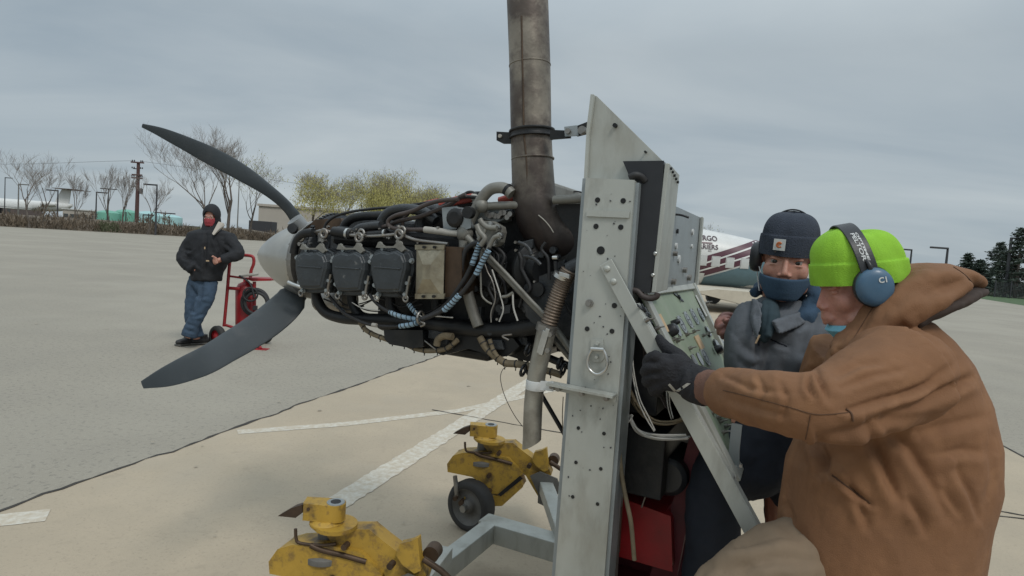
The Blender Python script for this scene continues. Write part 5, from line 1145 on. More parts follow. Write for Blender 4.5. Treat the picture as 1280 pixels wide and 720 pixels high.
def cp(o, dv, par):
    c = o.copy(); COL.objects.link(c); c.parent = par
    c.location = Vector(c.location)+Vector(dv)
    for ch in o.children:
        d = ch.copy(); COL.objects.link(d); d.parent = c
    return c
top_ = Q(295, 250, DC+.02); g2 = G(420, 630, top_[2]); dv2 = g2-top_
cp(cst, (dv2[0], dv2[1], 0), stn)
far = W(-1.15, -.2, 0)-Q(196, 640); cp(cst, (far[0]+.25, far[1]-.45, 0), stn)
a0_ = Q(560, 560, DC+.05); tgt = bq(-.30, -.36, a0_[2]); rail(np.array([a0_[0], a0_[1], .26]), np.array([*bq(-.2, -.42)[:2], .26]), .035, .03, M['alu'], 'outrigger_beam')
a1_ = a0_+np.array([dv2[0], dv2[1], 0]); rail(np.array([a1_[0], a1_[1], .26]), np.array([*bq(.15, .0)[:2], .26]), .035, .03, M['alu'], 'outrigger_beam')
rail(np.array([*bq(.15, -.42)[:2], .20]), np.array([*bq(.15, .42)[:2], .20]), .035, .044, M['alu'], 'base_crossbeam')
# ------------------------------------------------------------------ people
def etube(mb, pts, rv, rd, n=20, k=6, depth=None, caps=True):
    """elliptical tube: rv across, rd along the depth direction"""
    q = spline(pts, k); m = len(q); dd = nrm(depth if depth is not None else np.array([0, 1, 0]))
    rv = np.interp(np.linspace(0, 1, m), np.linspace(0, 1, len(rv)), rv); rd = np.interp(np.linspace(0, 1, m), np.linspace(0, 1, len(rd)), rd)
    rings = []
    for i in range(m):
        t = nrm(q[min(i+1, m-1)]-q[max(i-1, 0)]); d = nrm(dd-t*(dd @ t)); s = np.cross(t, d)
        rings.append([q[i]+s*rv[i]*math.cos(a)+d*rd[i]*math.sin(a) for a in np.linspace(0, 2*math.pi, n+1)[:-1]])
    mb.loft(rings, True, caps); mb.ell(q[0], (min(rv[0], rd[0]),)*3); mb.ell(q[-1], (min(rv[-1], rd[-1]),)*3); return mb
class Head:
    def __init__(s, org, fwd, up=(0, 0, 1), sc=1.0):
        s.o = np.asarray(org, float); s.f = nrm(fwd); s.x = nrm(np.cross(s.f, up)); s.u = np.cross(s.x, s.f); s.sc = sc   # x = the person's right
    def __call__(s, x, y, z): return s.o+(s.x*x+s.f*y+s.u*z)*s.sc
    def ax(s): return (s.x, s.f, s.u)
    def el(s, mb, c, r, n=18, m=12): return mb.ell(s(*c), tuple(q*s.sc for q in r), s.ax(), n, m)
    def face(s, mb):
        e = s.el
        e(mb, (0, -.018, .035), (.076, .094, .092)); e(mb, (0, .022, -.030), (.063, .066, .085)); e(mb, (0, .060, -.104), (.026, .022, .019)); e(mb, (0, .045, -.085), (.046, .038, .030))
        for q in (-1, 1):
            e(mb, (q*.030, .068, .020), (.024, .013, .0085)); e(mb, (q*.038, .052, -.030), (.026, .026, .030)); e(mb, (q*.0125, .093, -.041), (.0085, .010, .0068))
            e(mb, (q*.050, .020, -.075), (.018, .04, .025)); e(mb, (q*.078, -.008, -.012), (.008, .018, .030))
            e(mb, (q*.030, .0738, .0070), (.018, .0108, .0050)); e(mb, (q*.030, .0725, -.0112), (.017, .0095, .0040))
        mb.tube([s(0, .078, .018), s(0, .090, -.010), s(0, .100, -.034)], [.0080*s.sc, .0075*s.sc, .0095*s.sc], 10, 4)
        e(mb, (0, .100, -.036), (.0100, .0100, .0080)); e(mb, (0, .088, -.058), (.018, .012, .012))
        mb.tube([s(-.024, .079, -.071), s(-.010, .094, -.066), s(0, .095, -.068), s(.010, .094, -.066), s(.024, .079, -.071)], [.003, .0058, .0055, .0058, .003], 8, 4)
        mb.tube([s(-.022, .079, -.074), s(0, .094, -.080), s(.022, .079, -.074)], [.003, .0072, .003], 8, 4)
    def eyes(s, par):
        for q in (-1, 1):
            mb = MB(); s.el(mb, (q*.031, .0675, -.002), (.0125, .0125, .0125)); e = mb.build('eyeball', M['eye'], par)
            mb = MB(); s.el(mb, (q*.031, .0760, -.003), (.0078, .0048, .0078), 14, 8); mb.build('iris', M['iris'], e)
def hand(mb, wrist, palm_c, knuckles, tips, r=.010, thumb=None, palm_r=(.042, .018, .045), pax=None):
    """palm plus five separate bent fingers; knuckles / tips are lists of 3-D points with a bend point between"""
    mb.tube([wrist, palm_c], [r*2.6, r*2.9], 12, 2); mb.ell(palm_c, palm_r, pax)
    for kn, (md, tp_) in zip(knuckles, tips):
        mb.tube([palm_c+(kn-palm_c)*.5, kn, md, tp_], [r*1.15, r*1.1, r, r*.82], 10, 5); mb.ell(tp_, (r*.82,)*3); mb.ell(kn, (r*1.15,)*3)
    if thumb is not None:
        mb.tube([palm_c+(thumb[0]-palm_c)*.4]+list(thumb), [r*1.5, r*1.3, r*1.15, r*.9], 10, 5); mb.ell(thumb[-1], (r*.9,)*3)
def knit(hd, name, m, par, z0, top, rx, ry, cuff=.055, tilt=0, slouch=None, seed=0):
    """ribbed hat with a folded cuff, built as one lofted shell"""
    yo = -.012 if m is not M['lime'] else -.004
    rings = []; n = 168
    prof = []
    for i in range(9): prof.append((z0+cuff*i/8, 1.06+.012*math.sin(math.pi*i/8)))
    prof += [(z0+cuff+.002, 1.05), (z0+cuff+.001, 1.015)]
    H = top-(z0+cuff)
    for i in range(1, 19):
        t = i/18; prof.append((z0+cuff+H*math.sin(t*math.pi/2), 1.01*math.cos(t*math.pi/2)**.62 if i < 18 else .02))
    for j, (z, k) in enumerate(prof):
        rr = []
        for i in range(n):
            a = 2*math.pi*i/n; rib = 1+.0045*math.cos(56*a)*(1 if j < 11 else .7)
            sl = slouch(a, z) if slouch else 0
            w_ = .0055*noise.noise(Vector((math.cos(a)*2.5, math.sin(a)*2.5, z*16+seed)))
            rr.append(hd((rx*k*rib+w_)*math.cos(a)*1.0, yo+(ry*k*rib+w_)*math.sin(a), z+tilt*math.sin(a)+sl))
        rings.append(rr)
    mb = MB(); mb.loft(rings, True, False); mb.loft([[hd.o+(q-hd.o)*.97 for q in rings[1]], rings[0]], True, False)
    mb.loft([[q for q in rings[-1]], [hd(0, yo, top)]*n], True, False)
    return mb.build(name, m, par)
def arc_band(hd, R, z_c, y0, r_side, wd, th, name, m, par, a0=-8, a1=188, tilt=0.0):
    mb = MB(); rings = []
    for i in range(49):
        a = R_(a0+(a1-a0)*i/48); x = R*math.cos(a); z = z_c+r_side*math.sin(a); y = y0+tilt*math.sin(a); nx = np.array([math.cos(a), 0, math.sin(a)])
        rings.append([hd(x+nx[0]*o, y+w_, z+nx[2]*o) for w_, o in ((-wd/2, 0), (wd/2, 0), (wd/2, th), (-wd/2, th))])
    mb.loft(rings, False); return mb.build(name, m, par, bevel=.0015), rings

# ---------------- worker in the brown canvas jacket
FB = G(1060, 720, .0); pb = thing('person', (P(1110, 600, 1.45)[0], 1.45, 0), 'worker in brown canvas jacket and lime green hat with blue earmuffs gripping the strut', 'person')
hb = Head(P(1074, 357, 1.50), (-.965, .12, -.24), (-.16, 0, 1), .95)
mb = MB(); hb.face(mb)
nk = P(1120, 420, 1.50)
mb.tube([hb(0, -.035, -.05), hb(0, -.06, -.12), nk], [.058, .058, .075], 16, 4)
sh_f, el_f, wr_f = P(1090, 450, 1.72), P(1030, 520, 1.75), P(960, 500, 1.72)
mb.ell(P(1120, 520, 1.48), (.15, .12, .2)); mb.tube([P(1120, 430, 1.5), P(1115, 560, 1.47), P(1110, 700, 1.47)], [.09, .13, .13], 16, 4)
kneeB, footB = P(925, 735, 1.42), W(-.78, .42, 0); ankB = np.array([footB[0], footB[1], .33])
mb.tube([P(1105, 700, 1.42), kneeB, ankB], [.075, .052, .038], 14, 1); hipR = P(1110, 710, 1.55); mb.tube([hipR, np.array([hipR[0]+.06, 1.62, .48]), np.array([hipR[0]+.12, 1.70, .08])], [.075, .052, .038], 14, 1)
# left arm and wrist under the sleeve and glove, right arm behind
shL, elL, wrL = P(1122, 462, 1.30), P(1014, 508, 1.24), P(886, 484, 1.50)
mb.tube([nk, shL, elL, wrL], [.06, .045, .036, .034], 14, 1)
mb.tube([nk, sh_f, el_f, wr_f], [.06, .045, .036, .030], 14, 1)
hr_ = wr_f; kn = [hr_+np.array([-.055, .0, .02-.017*k]) for k in range(4)]; hand(mb, hr_, hr_+np.array([-.03, 0, 0]), kn, [(k_+np.array([-.03, 0, -.01]), k_+np.array([-.035, .0, -.035])) for k_ in kn], .009, [hr_+np.array([-.02, -.02, .03]), hr_+np.array([-.05, -.03, .04]), hr_+np.array([-.07, -.03, .03])], (.035, .016, .036))
body = sculpt(mb, 'body', M['skin'], pb, .0042, 5, .5)
# his lids are lowered: no eye shows under the hat
mb = MB()
for q in (-1, 1): hb.el(mb, (q*.030, .0690, -.003), (.0135, .0120, .0100))
mb.build('eyelids', M['skin'], body, kind='stuff')
mb = MB()
for q in (-1, 1): mb.tube([hb(q*.016, .083, .022), hb(q*.032, .084, .027), hb(q*.048, .073, .022)], [.0022, .0032, .0016], 6, 4)
mb.build('eyebrows', M['bark'], body, kind='stuff')
# mask pulled below the chin
mb = MB(); rg = []
for i in range(9):
    a = R_(-62+124*i/8); rg.append([hb(.063*math.sin(a), .018+.066*math.cos(a), -.088), hb(.070*math.sin(a), .020+.074*math.cos(a), -.100), hb(.060*math.sin(a), .012+.064*math.cos(a), -.124), hb(.055*math.sin(a), .010+.056*math.cos(a), -.124), hb(.058*math.sin(a), .012+.060*math.cos(a), -.088)])
mb.loft(rg, False); msk = mb.build('face_mask', M['mask_blue'], pb, bevel=.001)
mb = MB()
for q in (-1, 1): mb.tube([hb(q*.058, .045, -.092), hb(q*.070, .018, -.045), hb(q*.080, .0, -.005)], .0012, 6, 4)
mb.build('mask_strap', M['white_plate'], msk)
slo = lambda a, z: (.006*math.sin(3*a+1)+.010*math.exp(-((a-.9)/.6)**2))*max(0, min(1, (z-.06)/.06))
hat = knit(hb, 'knit_hat', M['lime'], pb, .008, .142, .084, .107, .052, .010, slo, 3)
bnd, rb = arc_band(hb, .097, .02, .008, .1365, .040, .0045, 'headband', M['plastic'], pb, 4, 176, .012)
for q, nm in ((-1, 'near'), (1, 'far')):
    c = hb(q*.094, .004, .004); ax = hb.x*q
    mb = MB(); mb.lathe(c-ax*.018, ax, [(0, .034), (.002, .045), (.016, .047), (.020, .043)], 32, sx=.90, xdir=hb.f); cu = mb.build('earmuff_cushion', M['plastic'], pb)
    mb = MB(); mb.lathe(c, ax, [(0, .0445), (.006, .0445), (.013, .0425), (.018, .037), (.021, .027), (.0225, .014), (.023, 0)], 36, sx=.90, xdir=hb.f); sh = mb.build('earmuff_shell', M['muff'], pb)
    mb = MB(); mb.tube([hb(q*.102, .010, .040), hb(q*.104, .010, .055), hb(q*.096, .012, .068)], .005, 8, 3); mb.build('yoke_wire', M['plastic'], sh)
    if q == -1:
        vs, fs = text_mesh('C1', .017, .0006); mb = MB(); bx0 = hb.f*-1
        mb.add([c+ax*(.0262-.9*((v[0]-.002)**2+(v[1]+.022)**2)*0)+(-hb.f)*(v[0]+.002)+hb.u*(v[1]+.018) for v in vs], fs)
        mb.add([c+ax*(.0016+np.interp(math.hypot(v[0]+.002, v[1]+.010), [0, .014, .027, .037, .0425], [.023, .0225, .021, .018, .013]))+(-hb.f)*(v[0]+.002)+hb.u*(v[1]+.010) for v in vs], fs); mb.v = mb.v[len(vs):]; mb.f = [[i-len(vs) for i in f] for f in mb.f[len(fs):]]; mb.sm = mb.sm[len(fs):]
        mb.build('lettering', M['white_plate'], sh)
        vs, fs = text_mesh('3M', .010, .0004)
        for word, sz, off in (('PELTOR', .0125, 0.0), ('OPTIME', .007, .011)):
            vs, fs = text_mesh(word, sz, .0003); mx_ = max(v[0] for v in vs); mb = MB(); out_ = []
            for v in vs:
                s_ = v[0]/mx_; a = R_(-8+196*(1.0)) ; an = R_(124+36*s_); x = .097*math.cos(an); z = .02+.1365*math.sin(an); nx = (math.cos(an), math.sin(an))
                y = .008+.012*math.sin(an)-(v[1]-.006)-off+.002
                out_.append(hb(x+nx[0]*.0054, y, z+nx[1]*.0054))
            mb.add(out_, fs); mb.build('lettering', M['white_plate'], bnd)
# trousers
mb = MB(); etube(mb, [P(1095, 680, 1.50), P(1100, 740, 1.50)], [.15, .16], [.12, .12], depth=(0, 1, 0))
mb.tube([P(1075, 715, 1.48), P(1000, 705, 1.46), kneeB, (kneeB+ankB)/2, ankB], [.115, .100, .080, .070, .065], 18, 4); mb.tube([hipR, np.array([hipR[0]+.06, 1.62, .48]), np.array([hipR[0]+.12, 1.70, .10])], [.12, .085, .07], 18, 3)
sculpt(mb, 'trousers', M['khaki'], pb, .010, 5, .5, folds([([(900, 660), (940, 640), (980, 630)], 7, .006), ([(930, 655), (960, 648), (1000, 640)], 5, .008), ([(880, 690), (920, 680), (990, 670)], 6, .010), ([(900, 715), (960, 700), (1030, 700)], 7, .010), ([(1010, 640), (1030, 670), (1040, 710)], 7, .012)], .009, 7))
for c_ in (ankB+np.array([0, -.0, -.04]), np.array([hipR[0]+.12, 1.70, .045])):
    mb = MB(); d = nrm(np.array([-.8, .3, 0])); etube(mb, [c_-d*.08, c_+d*.02, c_+d*.17], [.038, .042, .03], [.045, .05, .045], depth=np.cross(d, EZ)); mb.tube([c_-d*.03, c_-d*.03+EZ*.10], .05, 12, 1)
    sculpt(mb, 'boot', M['hose_brown'], pb, .008, 3)
# canvas jacket
rows = [(398, 1082, 1152, 1.50, .09), (418, 1066, 1174, 1.50, .12), (445, 1050, 1194, 1.50, .15), (490, 1034, 1216, 1.50, .165), (540, 1012, 1228, 1.49, .17), (590, 992, 1230, 1.48, .17), (640, 984, 1218, 1.48, .17), (700, 978, 1208, 1.48, .17), (745, 976, 1202, 1.48, .17)]
mb = MB(); rings = []
for y, xl, xr, d, th in rows:
    l_, r_ = P(xl, y+(xl-1110)*.06, d), P(xr, y+(xr-1110)*.06, d); c = (l_+r_)/2; hx = (r_-l_)/2
    rings.append([c+hx*np.sign(math.cos(a))*abs(math.cos(a))**.85+np.array([0, th, 0])*np.sign(math.sin(a))*abs(math.sin(a))**.85 for a in np.linspace(0, 2*math.pi, 41)[:-1]])
mb.loft(rings)
s0 = P(1150, 452, 1.36); mb.ell(P(1135, 460, 1.38), (.09, .10, .085)); mb.ell(P(1112, 448, 1.36), (.085, .085, .07))
mb.tube([P(1132, 466, 1.32), P(1085, 487, 1.28), P(1045, 505, 1.25), P(1015, 508, 1.235), P(978, 503, 1.26), P(940, 497, 1.34), P(905, 489, 1.44)], [.105, .092, .078, .068, .063, .060, .0545], 26, 6)
mb.ell(P(1008, 528, 1.235), (.036, .05, .034))
mb.tube([P(1060, 445, 1.66), P(1020, 500, 1.74), P(975, 500, 1.72)], [.10, .07, .055], 18, 4)
# cuff of the sleeve, gathered
fl_ = [([(1019, 462), (1025, 478), (1034, 500)], 3.6, 0.0125), ([(1012, 468), (1010, 486), (1018, 498)], 2.9, 0.0075),
  ([(1060, 513), (1095, 502), (1140, 489), (1172, 478)], 4.3, 0.0112), ([(1108, 518), (1150, 502), (1190, 482), (1216, 472)], 5.8, 0.0163), ([(1024, 547), (1055, 541), (1095, 527), (1128, 522), (1160, 514)], 6, .013),
  ([(1024, 555), (1031, 572), (1030, 592)], 5.8, 0.0200), ([(1086, 540), (1100, 572), (1112, 600), (1128, 632)], 6.5, 0.0175), ([(1108, 538), (1138, 562), (1162, 600), (1184, 645)], 7.2, 0.0137),
  ([(1040, 594), (1066, 613), (1090, 632)], 2.9, 0.0125), ([(1176, 568), (1202, 562), (1230, 566)], 5.8, 0.0075), ([(1195, 585), (1212, 616), (1224, 648)], 5.0, 0.0100), ([(1180, 612), (1196, 640)], 4.3, 0.0075), ([(1136, 625), (1150, 645), (1156, 665)], 5.0, 0.0100), ([(984, 630), (992, 650)], 3.6, 0.0075),
  ([(905, 470), (940, 486), (985, 492)], 3.6, 0.0050), ([(912, 500), (950, 512), (985, 520)], 4.3, 0.0050), ([(1045, 470), (1075, 455), (1105, 452)], 5.8, 0.0075), ([(1052, 485), (1090, 470), (1130, 462)], 4.3, 0.0063), ([(948, 472), (955, 488), (950, 505)], 3.6, 0.0050), ([(975, 478), (985, 500), (978, 525)], 3.6, 0.0050),
  ([(1120, 500), (1160, 480), (1200, 450)], 5.8, 0.0075), ([(1150, 540), (1190, 530), (1235, 520)], 6.5, 0.0063), ([(1060, 600), (1075, 630), (1085, 660)], 5.0, 0.0088), ([(1235, 560), (1240, 600), (1232, 630)], 5.8, 0.0050)]
jk = sculpt(mb, 'jacket', M['canvas'], pb, .0052, 5, .5, folds(fl_, .0026, 7, (1.3, 1.3, .7), 2))
# seams
def seam(pts, d, par, m=None, off=-.0, nm='seam', r=.0014):
    """stitch line laid on the surface of par"""
    me = par.data; deps = bpy.context.evaluated_depsgraph_get(); o3 = Vector(par['_o']); pts3 = []
    q = spline([np.array([x, y, 0.]) for x, y in pts], 8)
    for x, y, _ in q:
        rr = Vector(ray(x, y)).normalized(); ok, loc, no_, _i = par.ray_cast(Vector(CN)-o3, rr)
        if ok: pts3.append(np.array(loc+o3)+np.array(no_)*.0006)
    if len(pts3) > 2: mb = MB(); mb.tube(pts3, r, 5, 1); return mb.build(nm, m or M['seam'], par)
bpy.context.view_layer.update()
seam([(904, 488), (925, 493), (960, 502), (990, 510), (1020, 518), (1058, 516), (1060, 512)], 1, jk, r=.0009); seam([(1013, 519), (1010, 535), (1007, 549)], 1, jk, r=.0009); seam([(1057, 511), (1064, 517), (1066, 526)], 1, jk, r=.0022); seam([(1040, 594), (1055, 606), (1072, 618), (1088, 629)], 1, jk, r=.0022)
# hood lying back from the neck
mb = MB()
dp = (.12, 1, 0)
etube(mb, [P(1072, 428, 1.44), P(1098, 392, 1.46), P(1128, 358, 1.50), P(1158, 347, 1.54), P(1182, 348, 1.57), P(1192, 354, 1.58)], [.028, .046, .044, .034, .026, .020], [.05, .10, .12, .12, .10, .08], 24, 6, dp)
etube(mb, [P(1100, 405, 1.44), P(1128, 385, 1.46), P(1150, 368, 1.50)], [.035, .040, .03], [.08, .11, .12], 24, 5, dp)
etube(mb, [P(1050, 440, 1.44), P(1075, 425, 1.44), P(1110, 418, 1.46)], [.02, .03, .03], [.05, .10, .12], 18, 5, dp)
hf = [([(1075, 415), (1092, 382), (1120, 350), (1145, 336)], 5, .005), ([(1085, 420), (1105, 392), (1135, 365), (1175, 352)], 6, .005), ([(1195, 333), (1208, 342), (1218, 352)], 4, .006), ([(1150, 334), (1170, 337), (1190, 336)], 4, .003), ([(1120, 385), (1145, 370), (1200, 358)], 6, .004)]
hood = sculpt(mb, 'hood', M['canvas'], pb, .0055, 7, .5, folds(hf, .003, 9, (1, 1, 1), 8))
bpy.context.view_layer.update()
seam([(1066, 425), (1080, 402), (1094, 380), (1112, 357), (1128, 343)], 1, hood, r=.0009); seam([(1192, 334), (1205, 343), (1214, 352)], 1, hood, r=.0014)
mb = MB(); etube(mb, [P(1112, 405, 1.45), P(1146, 386, 1.47), P(1174, 371, 1.52), P(1193, 364, 1.57)], [.024, .026, .020, .012], [.085, .11, .10, .075], 20, 6, dp)
sculpt(mb, 'hood_lining_shade', M['canvas_dark'], pb, .006, 5, .5, folds([], .003, 14))  # hood inside; the shadow under the hood is painted by its dark colour
# wrist cuff and glove round the strut
mb = MB(); mb.tube([P(907, 489, 1.44), P(893, 486, 1.485), P(880, 483, 1.52)], [.047, .044, .042], 20, 4); sculpt(mb, 'inner_cuff', M['cuff'], pb, .004, 4, .5, folds([([(896, 462), (892, 485), (897, 508)], 3, .003)], .001, 20))
mb = MB(); cf = [P(886, 485, 1.515), P(876, 482, 1.53), P(862, 477, 1.55)]
mb.tube(cf, [.046, .048, .046], 24, 4)
gc = P(843, 466, 1.575); mb.ell(gc, (.052, .034, .048)); mb.ell(P(858, 474, 1.56), (.038, .034, .042)); mb.ell(P(829, 458, 1.58), (.036, .032, .034))
fing = [((820, 447, 1.575), (810, 453, 1.60), (812, 460, 1.66)), ((818, 459, 1.575), (807, 464, 1.60), (811, 470, 1.66)), ((820, 471, 1.58), (809, 476, 1.605), (815, 481, 1.66)), ((826, 481, 1.585), (817, 487, 1.61), (823, 491, 1.66))]
for i, (a, b, c) in enumerate(fing):
    mb.tube([gc, P(*a), P(*b), P(*c)], [.017, .0165, .0155, .0125], 12, 5); mb.ell(P(*c), (.012,)*3); mb.ell(P(*a), (.0185,)*3)
mb.tube([P(862, 462, 1.57), P(848, 446, 1.60), P(836, 437, 1.625), P(829, 430, 1.64), P(824, 423, 1.65)], [.020, .019, .017, .0145, .0115], 14, 5); mb.ell(P(824, 423, 1.65), (.0115,)*3)
glove = sculpt(mb, 'work_glove', M['glove'], pb, .0030, 4, .5, folds([([(862, 458), (864, 478), (858, 498)], 3, .0025), ([(826, 440), (840, 452), (846, 470)], 4, .002), ([(812, 453), (826, 453)], 3, .003), ([(810, 466), (826, 466)], 3, .003), ([(813, 478), (828, 477)], 3, .003), ([(832, 444), (845, 448)], 3, .003)], .0012, 30))
bpy.context.view_layer.update()
def xstrip(a, b, w_):
    o3 = Vector(glove['_o']); L_, R2 = [], []; a, b = np.array(a, float), np.array(b, float); t = (b-a)/np.linalg.norm(b-a); n_ = np.array([-t[1], t[0]])
    for s in np.linspace(0, 1, 9):
        for arr, sg in ((L_, 1), (R2, -1)):
            q = a+(b-a)*s+n_*sg*w_/2; ok, loc, no_, _ = glove.ray_cast(Vector(CN)-o3, Vector(ray(*q)).normalized())
            if ok: arr.append(np.array(loc+o3)+np.array(no_)*.0012)
    m_ = min(len(L_), len(R2)); mb = MB(); mb.add(L_[:m_]+R2[:m_], [(i, i+1, m_+i+1, m_+i) for i in range(m_-1)]); return mb.build('white_cross_print', M['sleeve'], glove)
xstrip((836, 480), (852, 497), 3.2); xstrip((839, 494), (863, 478), 3.2)

# ---------------- worker in the grey jacket
DG = 1.95
pg = thing('person', (P(985, 560, DG)[0], DG, 0), 'worker in grey jacket, dark hat and blue mask behind the panel, facing the camera', 'person')
hg = Head(P(984, 325.5, DG), (-.42, -.90, -.05), (.04, 0, 1), 1.02)
mb = MB(); hg.face(mb)
mb.tube([hg(0, -.03, -.05), hg(0, -.045, -.13), P(990, 405, DG+.05)], [.058, .060, .07], 16, 4)
mb.tube([P(990, 400, DG+.05), P(990, 480, DG+.05), P(985, 560, DG+.05)], [.11, .13, .13], 18, 3)
shR, elR, wrR = P(937, 400, DG+.02), P(926, 468, DG+.0), P(916, 423, DG+.10)
mb.tube([P(985, 400, DG), shR, elR, wrR], [.06, .045, .036, .027], 14, 1)
shl, ell_, wrl = P(1045, 405, DG+.05), P(1070, 490, DG+.1), P(1030, 520, DG-.02); mb.tube([P(985, 400, DG), shl, ell_, wrl], [.06, .045, .036, .027], 14, 1)
knG, anG = P(900, 602, 1.86), np.array([P(893, 640, 1.80)[0], 1.80, .34]); hipG = P(985, 555, DG)
mb.tube([hipG, knG, anG], [.07, .05, .038], 14, 1); mb.tube([hipG, np.array([hipG[0]+.08, DG+.1, .48]), np.array([hipG[0]+.1, DG+.15, .08])], [.07, .05, .038], 14, 1)
sculpt(mb, 'body', M['skin'], pg, .0034, 3, .5); bg_ = [o for o in pg.children if o.name.startswith('body')][0]
hg.eyes(bg_)
mb = MB()
for q in (-1, 1): mb.tube([hg(q*.014, .084, .021), hg(q*.031, .087, .026), hg(q*.050, .073, .020)], [.0022, .0034, .0016], 6, 4)
mb.build('eyebrows', M['bark'], bg_, kind='stuff')
# right fist hooked over the panel edge
mb = MB(); gw = P(916, 424, DG+.14); pc = P(912, 409, DG+.15)
mb.tube([P(921, 445, DG+.10), gw, pc], [.030, .028, .034], 14, 3); mb.ell(pc, (.036, .030, .038))
for i, (a, b, c) in enumerate([((914, 396, 2.07), (904, 395, 2.06), (899, 401, 2.05)), ((909, 399, 2.04), (899, 401, 2.03), (896, 408, 2.03)), ((910, 406, 2.02), (900, 409, 2.01), (899, 416, 2.02)), ((913, 412, 2.01), (904, 416, 2.0), (904, 421, 2.01))]):
    mb.tube([pc, P(*a), P(*b), P(*c)], [.014, .0125, .0115, .009], 10, 5); mb.ell(P(*c), (.009,)*3); mb.ell(P(*a), (.0135,)*3)
mb.tube([P(918, 415, 2.0), P(912, 404, 1.99), P(907, 401, 1.985)], [.014, .012, .010], 10, 4); mb.ell(P(907, 401, 1.985), (.010,)*3)
sculpt(mb, 'right_hand', M['hand'], pg, .0028, 3, .5, folds([([(897, 405), (914, 403)], 2, .002), ([(898, 413), (915, 410)], 2, .002)], .0008, 40))
# cloth mask below the nose
def mask_shell(hd, name, m, par, z1, z0, out=.006, seed=0):
    mb = MB(); rg = []
    for j in range(10):
        z = z1+(z0-z1)*j/9; row = []
        for i in range(33):
            t9 = max(0, j-3)/6; a = R_((-74+148*i/32)*(1-.42*t9)); bulge = out+.012*math.exp(-(a/.5)**2)*math.exp(-((z+.052)/.035)**2)+.0022*math.sin(z*420+2*math.cos(a*2)+seed)
            ry = .073-.25*max(0, -.095-z); row.append(hd((.068+out*.6)*(1-.16*t9)*math.sin(a), .020+(ry+bulge)*math.cos(a)*1.0, z+.010*(1-math.cos(a))))
        rg.append(row)
    n = 33; vs = [q for r in rg for q in r]; mb.add(vs, [(j*n+i, j*n+i+1, (j+1)*n+i+1, (j+1)*n+i) for j in range(9) for i in range(n-1)], True)
    o = mb.build(name, m, par); so_ = o.modifiers.new('s', 'SOLIDIFY'); so_.thickness = .002; return o
mk = mask_shell(hg, 'face_mask', M['blue_cloth'], pg, -.050, -.116, .010)
mb = MB()
for q in (-1, 1): mb.tube([hg(q*.066, .040, -.050), hg(q*.078, .015, -.02), hg(q*.082, .0, .010)], .0018, 6, 4); mb.tube([hg(q*.066, .030, -.10), hg(q*.080, .0, -.05), hg(q*.084, -.005, -.0)], .0018, 6, 4)
mb.build('mask_strap', M['white_plate'], mk)
knit(hg, 'knit_hat', M['navy'], pg, .017, .148, .079, .100, .058, -.004, None, 6)
# square patch with an orange curl
mb = MB(); pc_ = hg(.024, .099, .047); n_ = nrm(hg.f*.97+hg.x*.24); sx_ = nrm(np.cross(hg.u, n_)); up_ = np.cross(n_, sx_)
mb.box(pc_, (.017, .017, .0012), (sx_, up_, n_)); pt = mb.build('hat_patch', M['white_plate'], pg, bevel=.0006)
mb = MB(); mb.torus(pc_+n_*.0016, n_, .0072, .0022, 16, 5, a0=.5, a1=5.6); mb.torus(pc_+n_*.0016, n_, .003, .0018, 10, 5, a0=.2, a1=4.5); mb.build('patch_emblem', M['tape'] if False else mat('orange thread', (.55, .16, .05), .8), pt)
bnd2, _ = arc_band(hg, .086, .01, -.010, .143, .022, .0045, 'headband', M['plastic'], pg, 2, 178, -.01)
for q in (-1, 1):
    c = hg(q*.092, -.010, .002); ax = hg.x*q; mb = MB(); mb.lathe(c-ax*.02, ax, [(0, .038), (.003, .046), (.018, .048), (.030, .044), (.036, .03), (.038, 0)], 28, sx=.85, xdir=hg.f); mb.build('earmuff', M['plastic'], pg)
# jacket
rowsG = [(372, 955, 1022, DG+.04, .07), (384, 934, 1042, DG+.04, .11), (405, 926, 1058, DG+.03, .135), (440, 924, 1064, DG+.02, .15), (490, 926, 1064, DG+.02, .155), (545, 934, 1062, DG+.02, .16), (575, 945, 1060, DG+.02, .155)]
mb = MB(); rings = []
for y, xl, xr, d, th in rowsG:
    l_, r_ = P(xl, y, d), P(xr, y+4, d); c = (l_+r_)/2; hx = (r_-l_)/2
    rings.append([c+hx*np.sign(math.cos(a))*abs(math.cos(a))**.85+np.array([0, th, 0])*np.sign(math.sin(a))*abs(math.sin(a))**.85 for a in np.linspace(0, 2*math.pi, 41)[:-1]])
mb.loft(rings)
mb.tube([P(950, 398, DG), P(936, 420, DG-.03), P(931, 452, DG-.04), P(934, 474, DG-.02)], [.078, .068, .060, .056], 20, 5); mb.tube([P(934, 474, DG-.02), P(926, 462, DG+.04), P(919, 446, DG+.09)], [.056, .046, .038], 18, 4)
mb.tube([P(1028, 396, DG+.02), P(1055, 425, DG), P(1062, 480, DG+.02), P(1032, 520, DG-.06)], [.085, .080, .068, .05], 20, 5)
gf = [([(947, 380), (946, 410), (947, 450), (948, 520)], 3, .007), ([(928, 430), (938, 440), (950, 445)], 5, .008), ([(925, 450), (936, 458), (948, 455)], 4, .006), ([(962, 424), (975, 430), (988, 434)], 3, .008), ([(1005, 430), (1015, 450), (1010, 480)], 7, .008), ([(1020, 400), (1010, 430), (1003, 470)], 6, .010), ([(1035, 420), (1025, 440), (1020, 470)], 6, .007), ([(980, 455), (978, 480), (985, 520)], 6, .006), ([(955, 460), (960, 490), (955, 530)], 6, .006), ([(975, 400), (990, 410), (1010, 405)], 4, .006), ([(990, 440), (1020, 445), (1045, 440)], 6, .006)]
gj = sculpt(mb, 'jacket', M['grey_cloth'], pg, .0062, 7, .5, folds(gf, .004, 8, (1, 1, .7), 5))
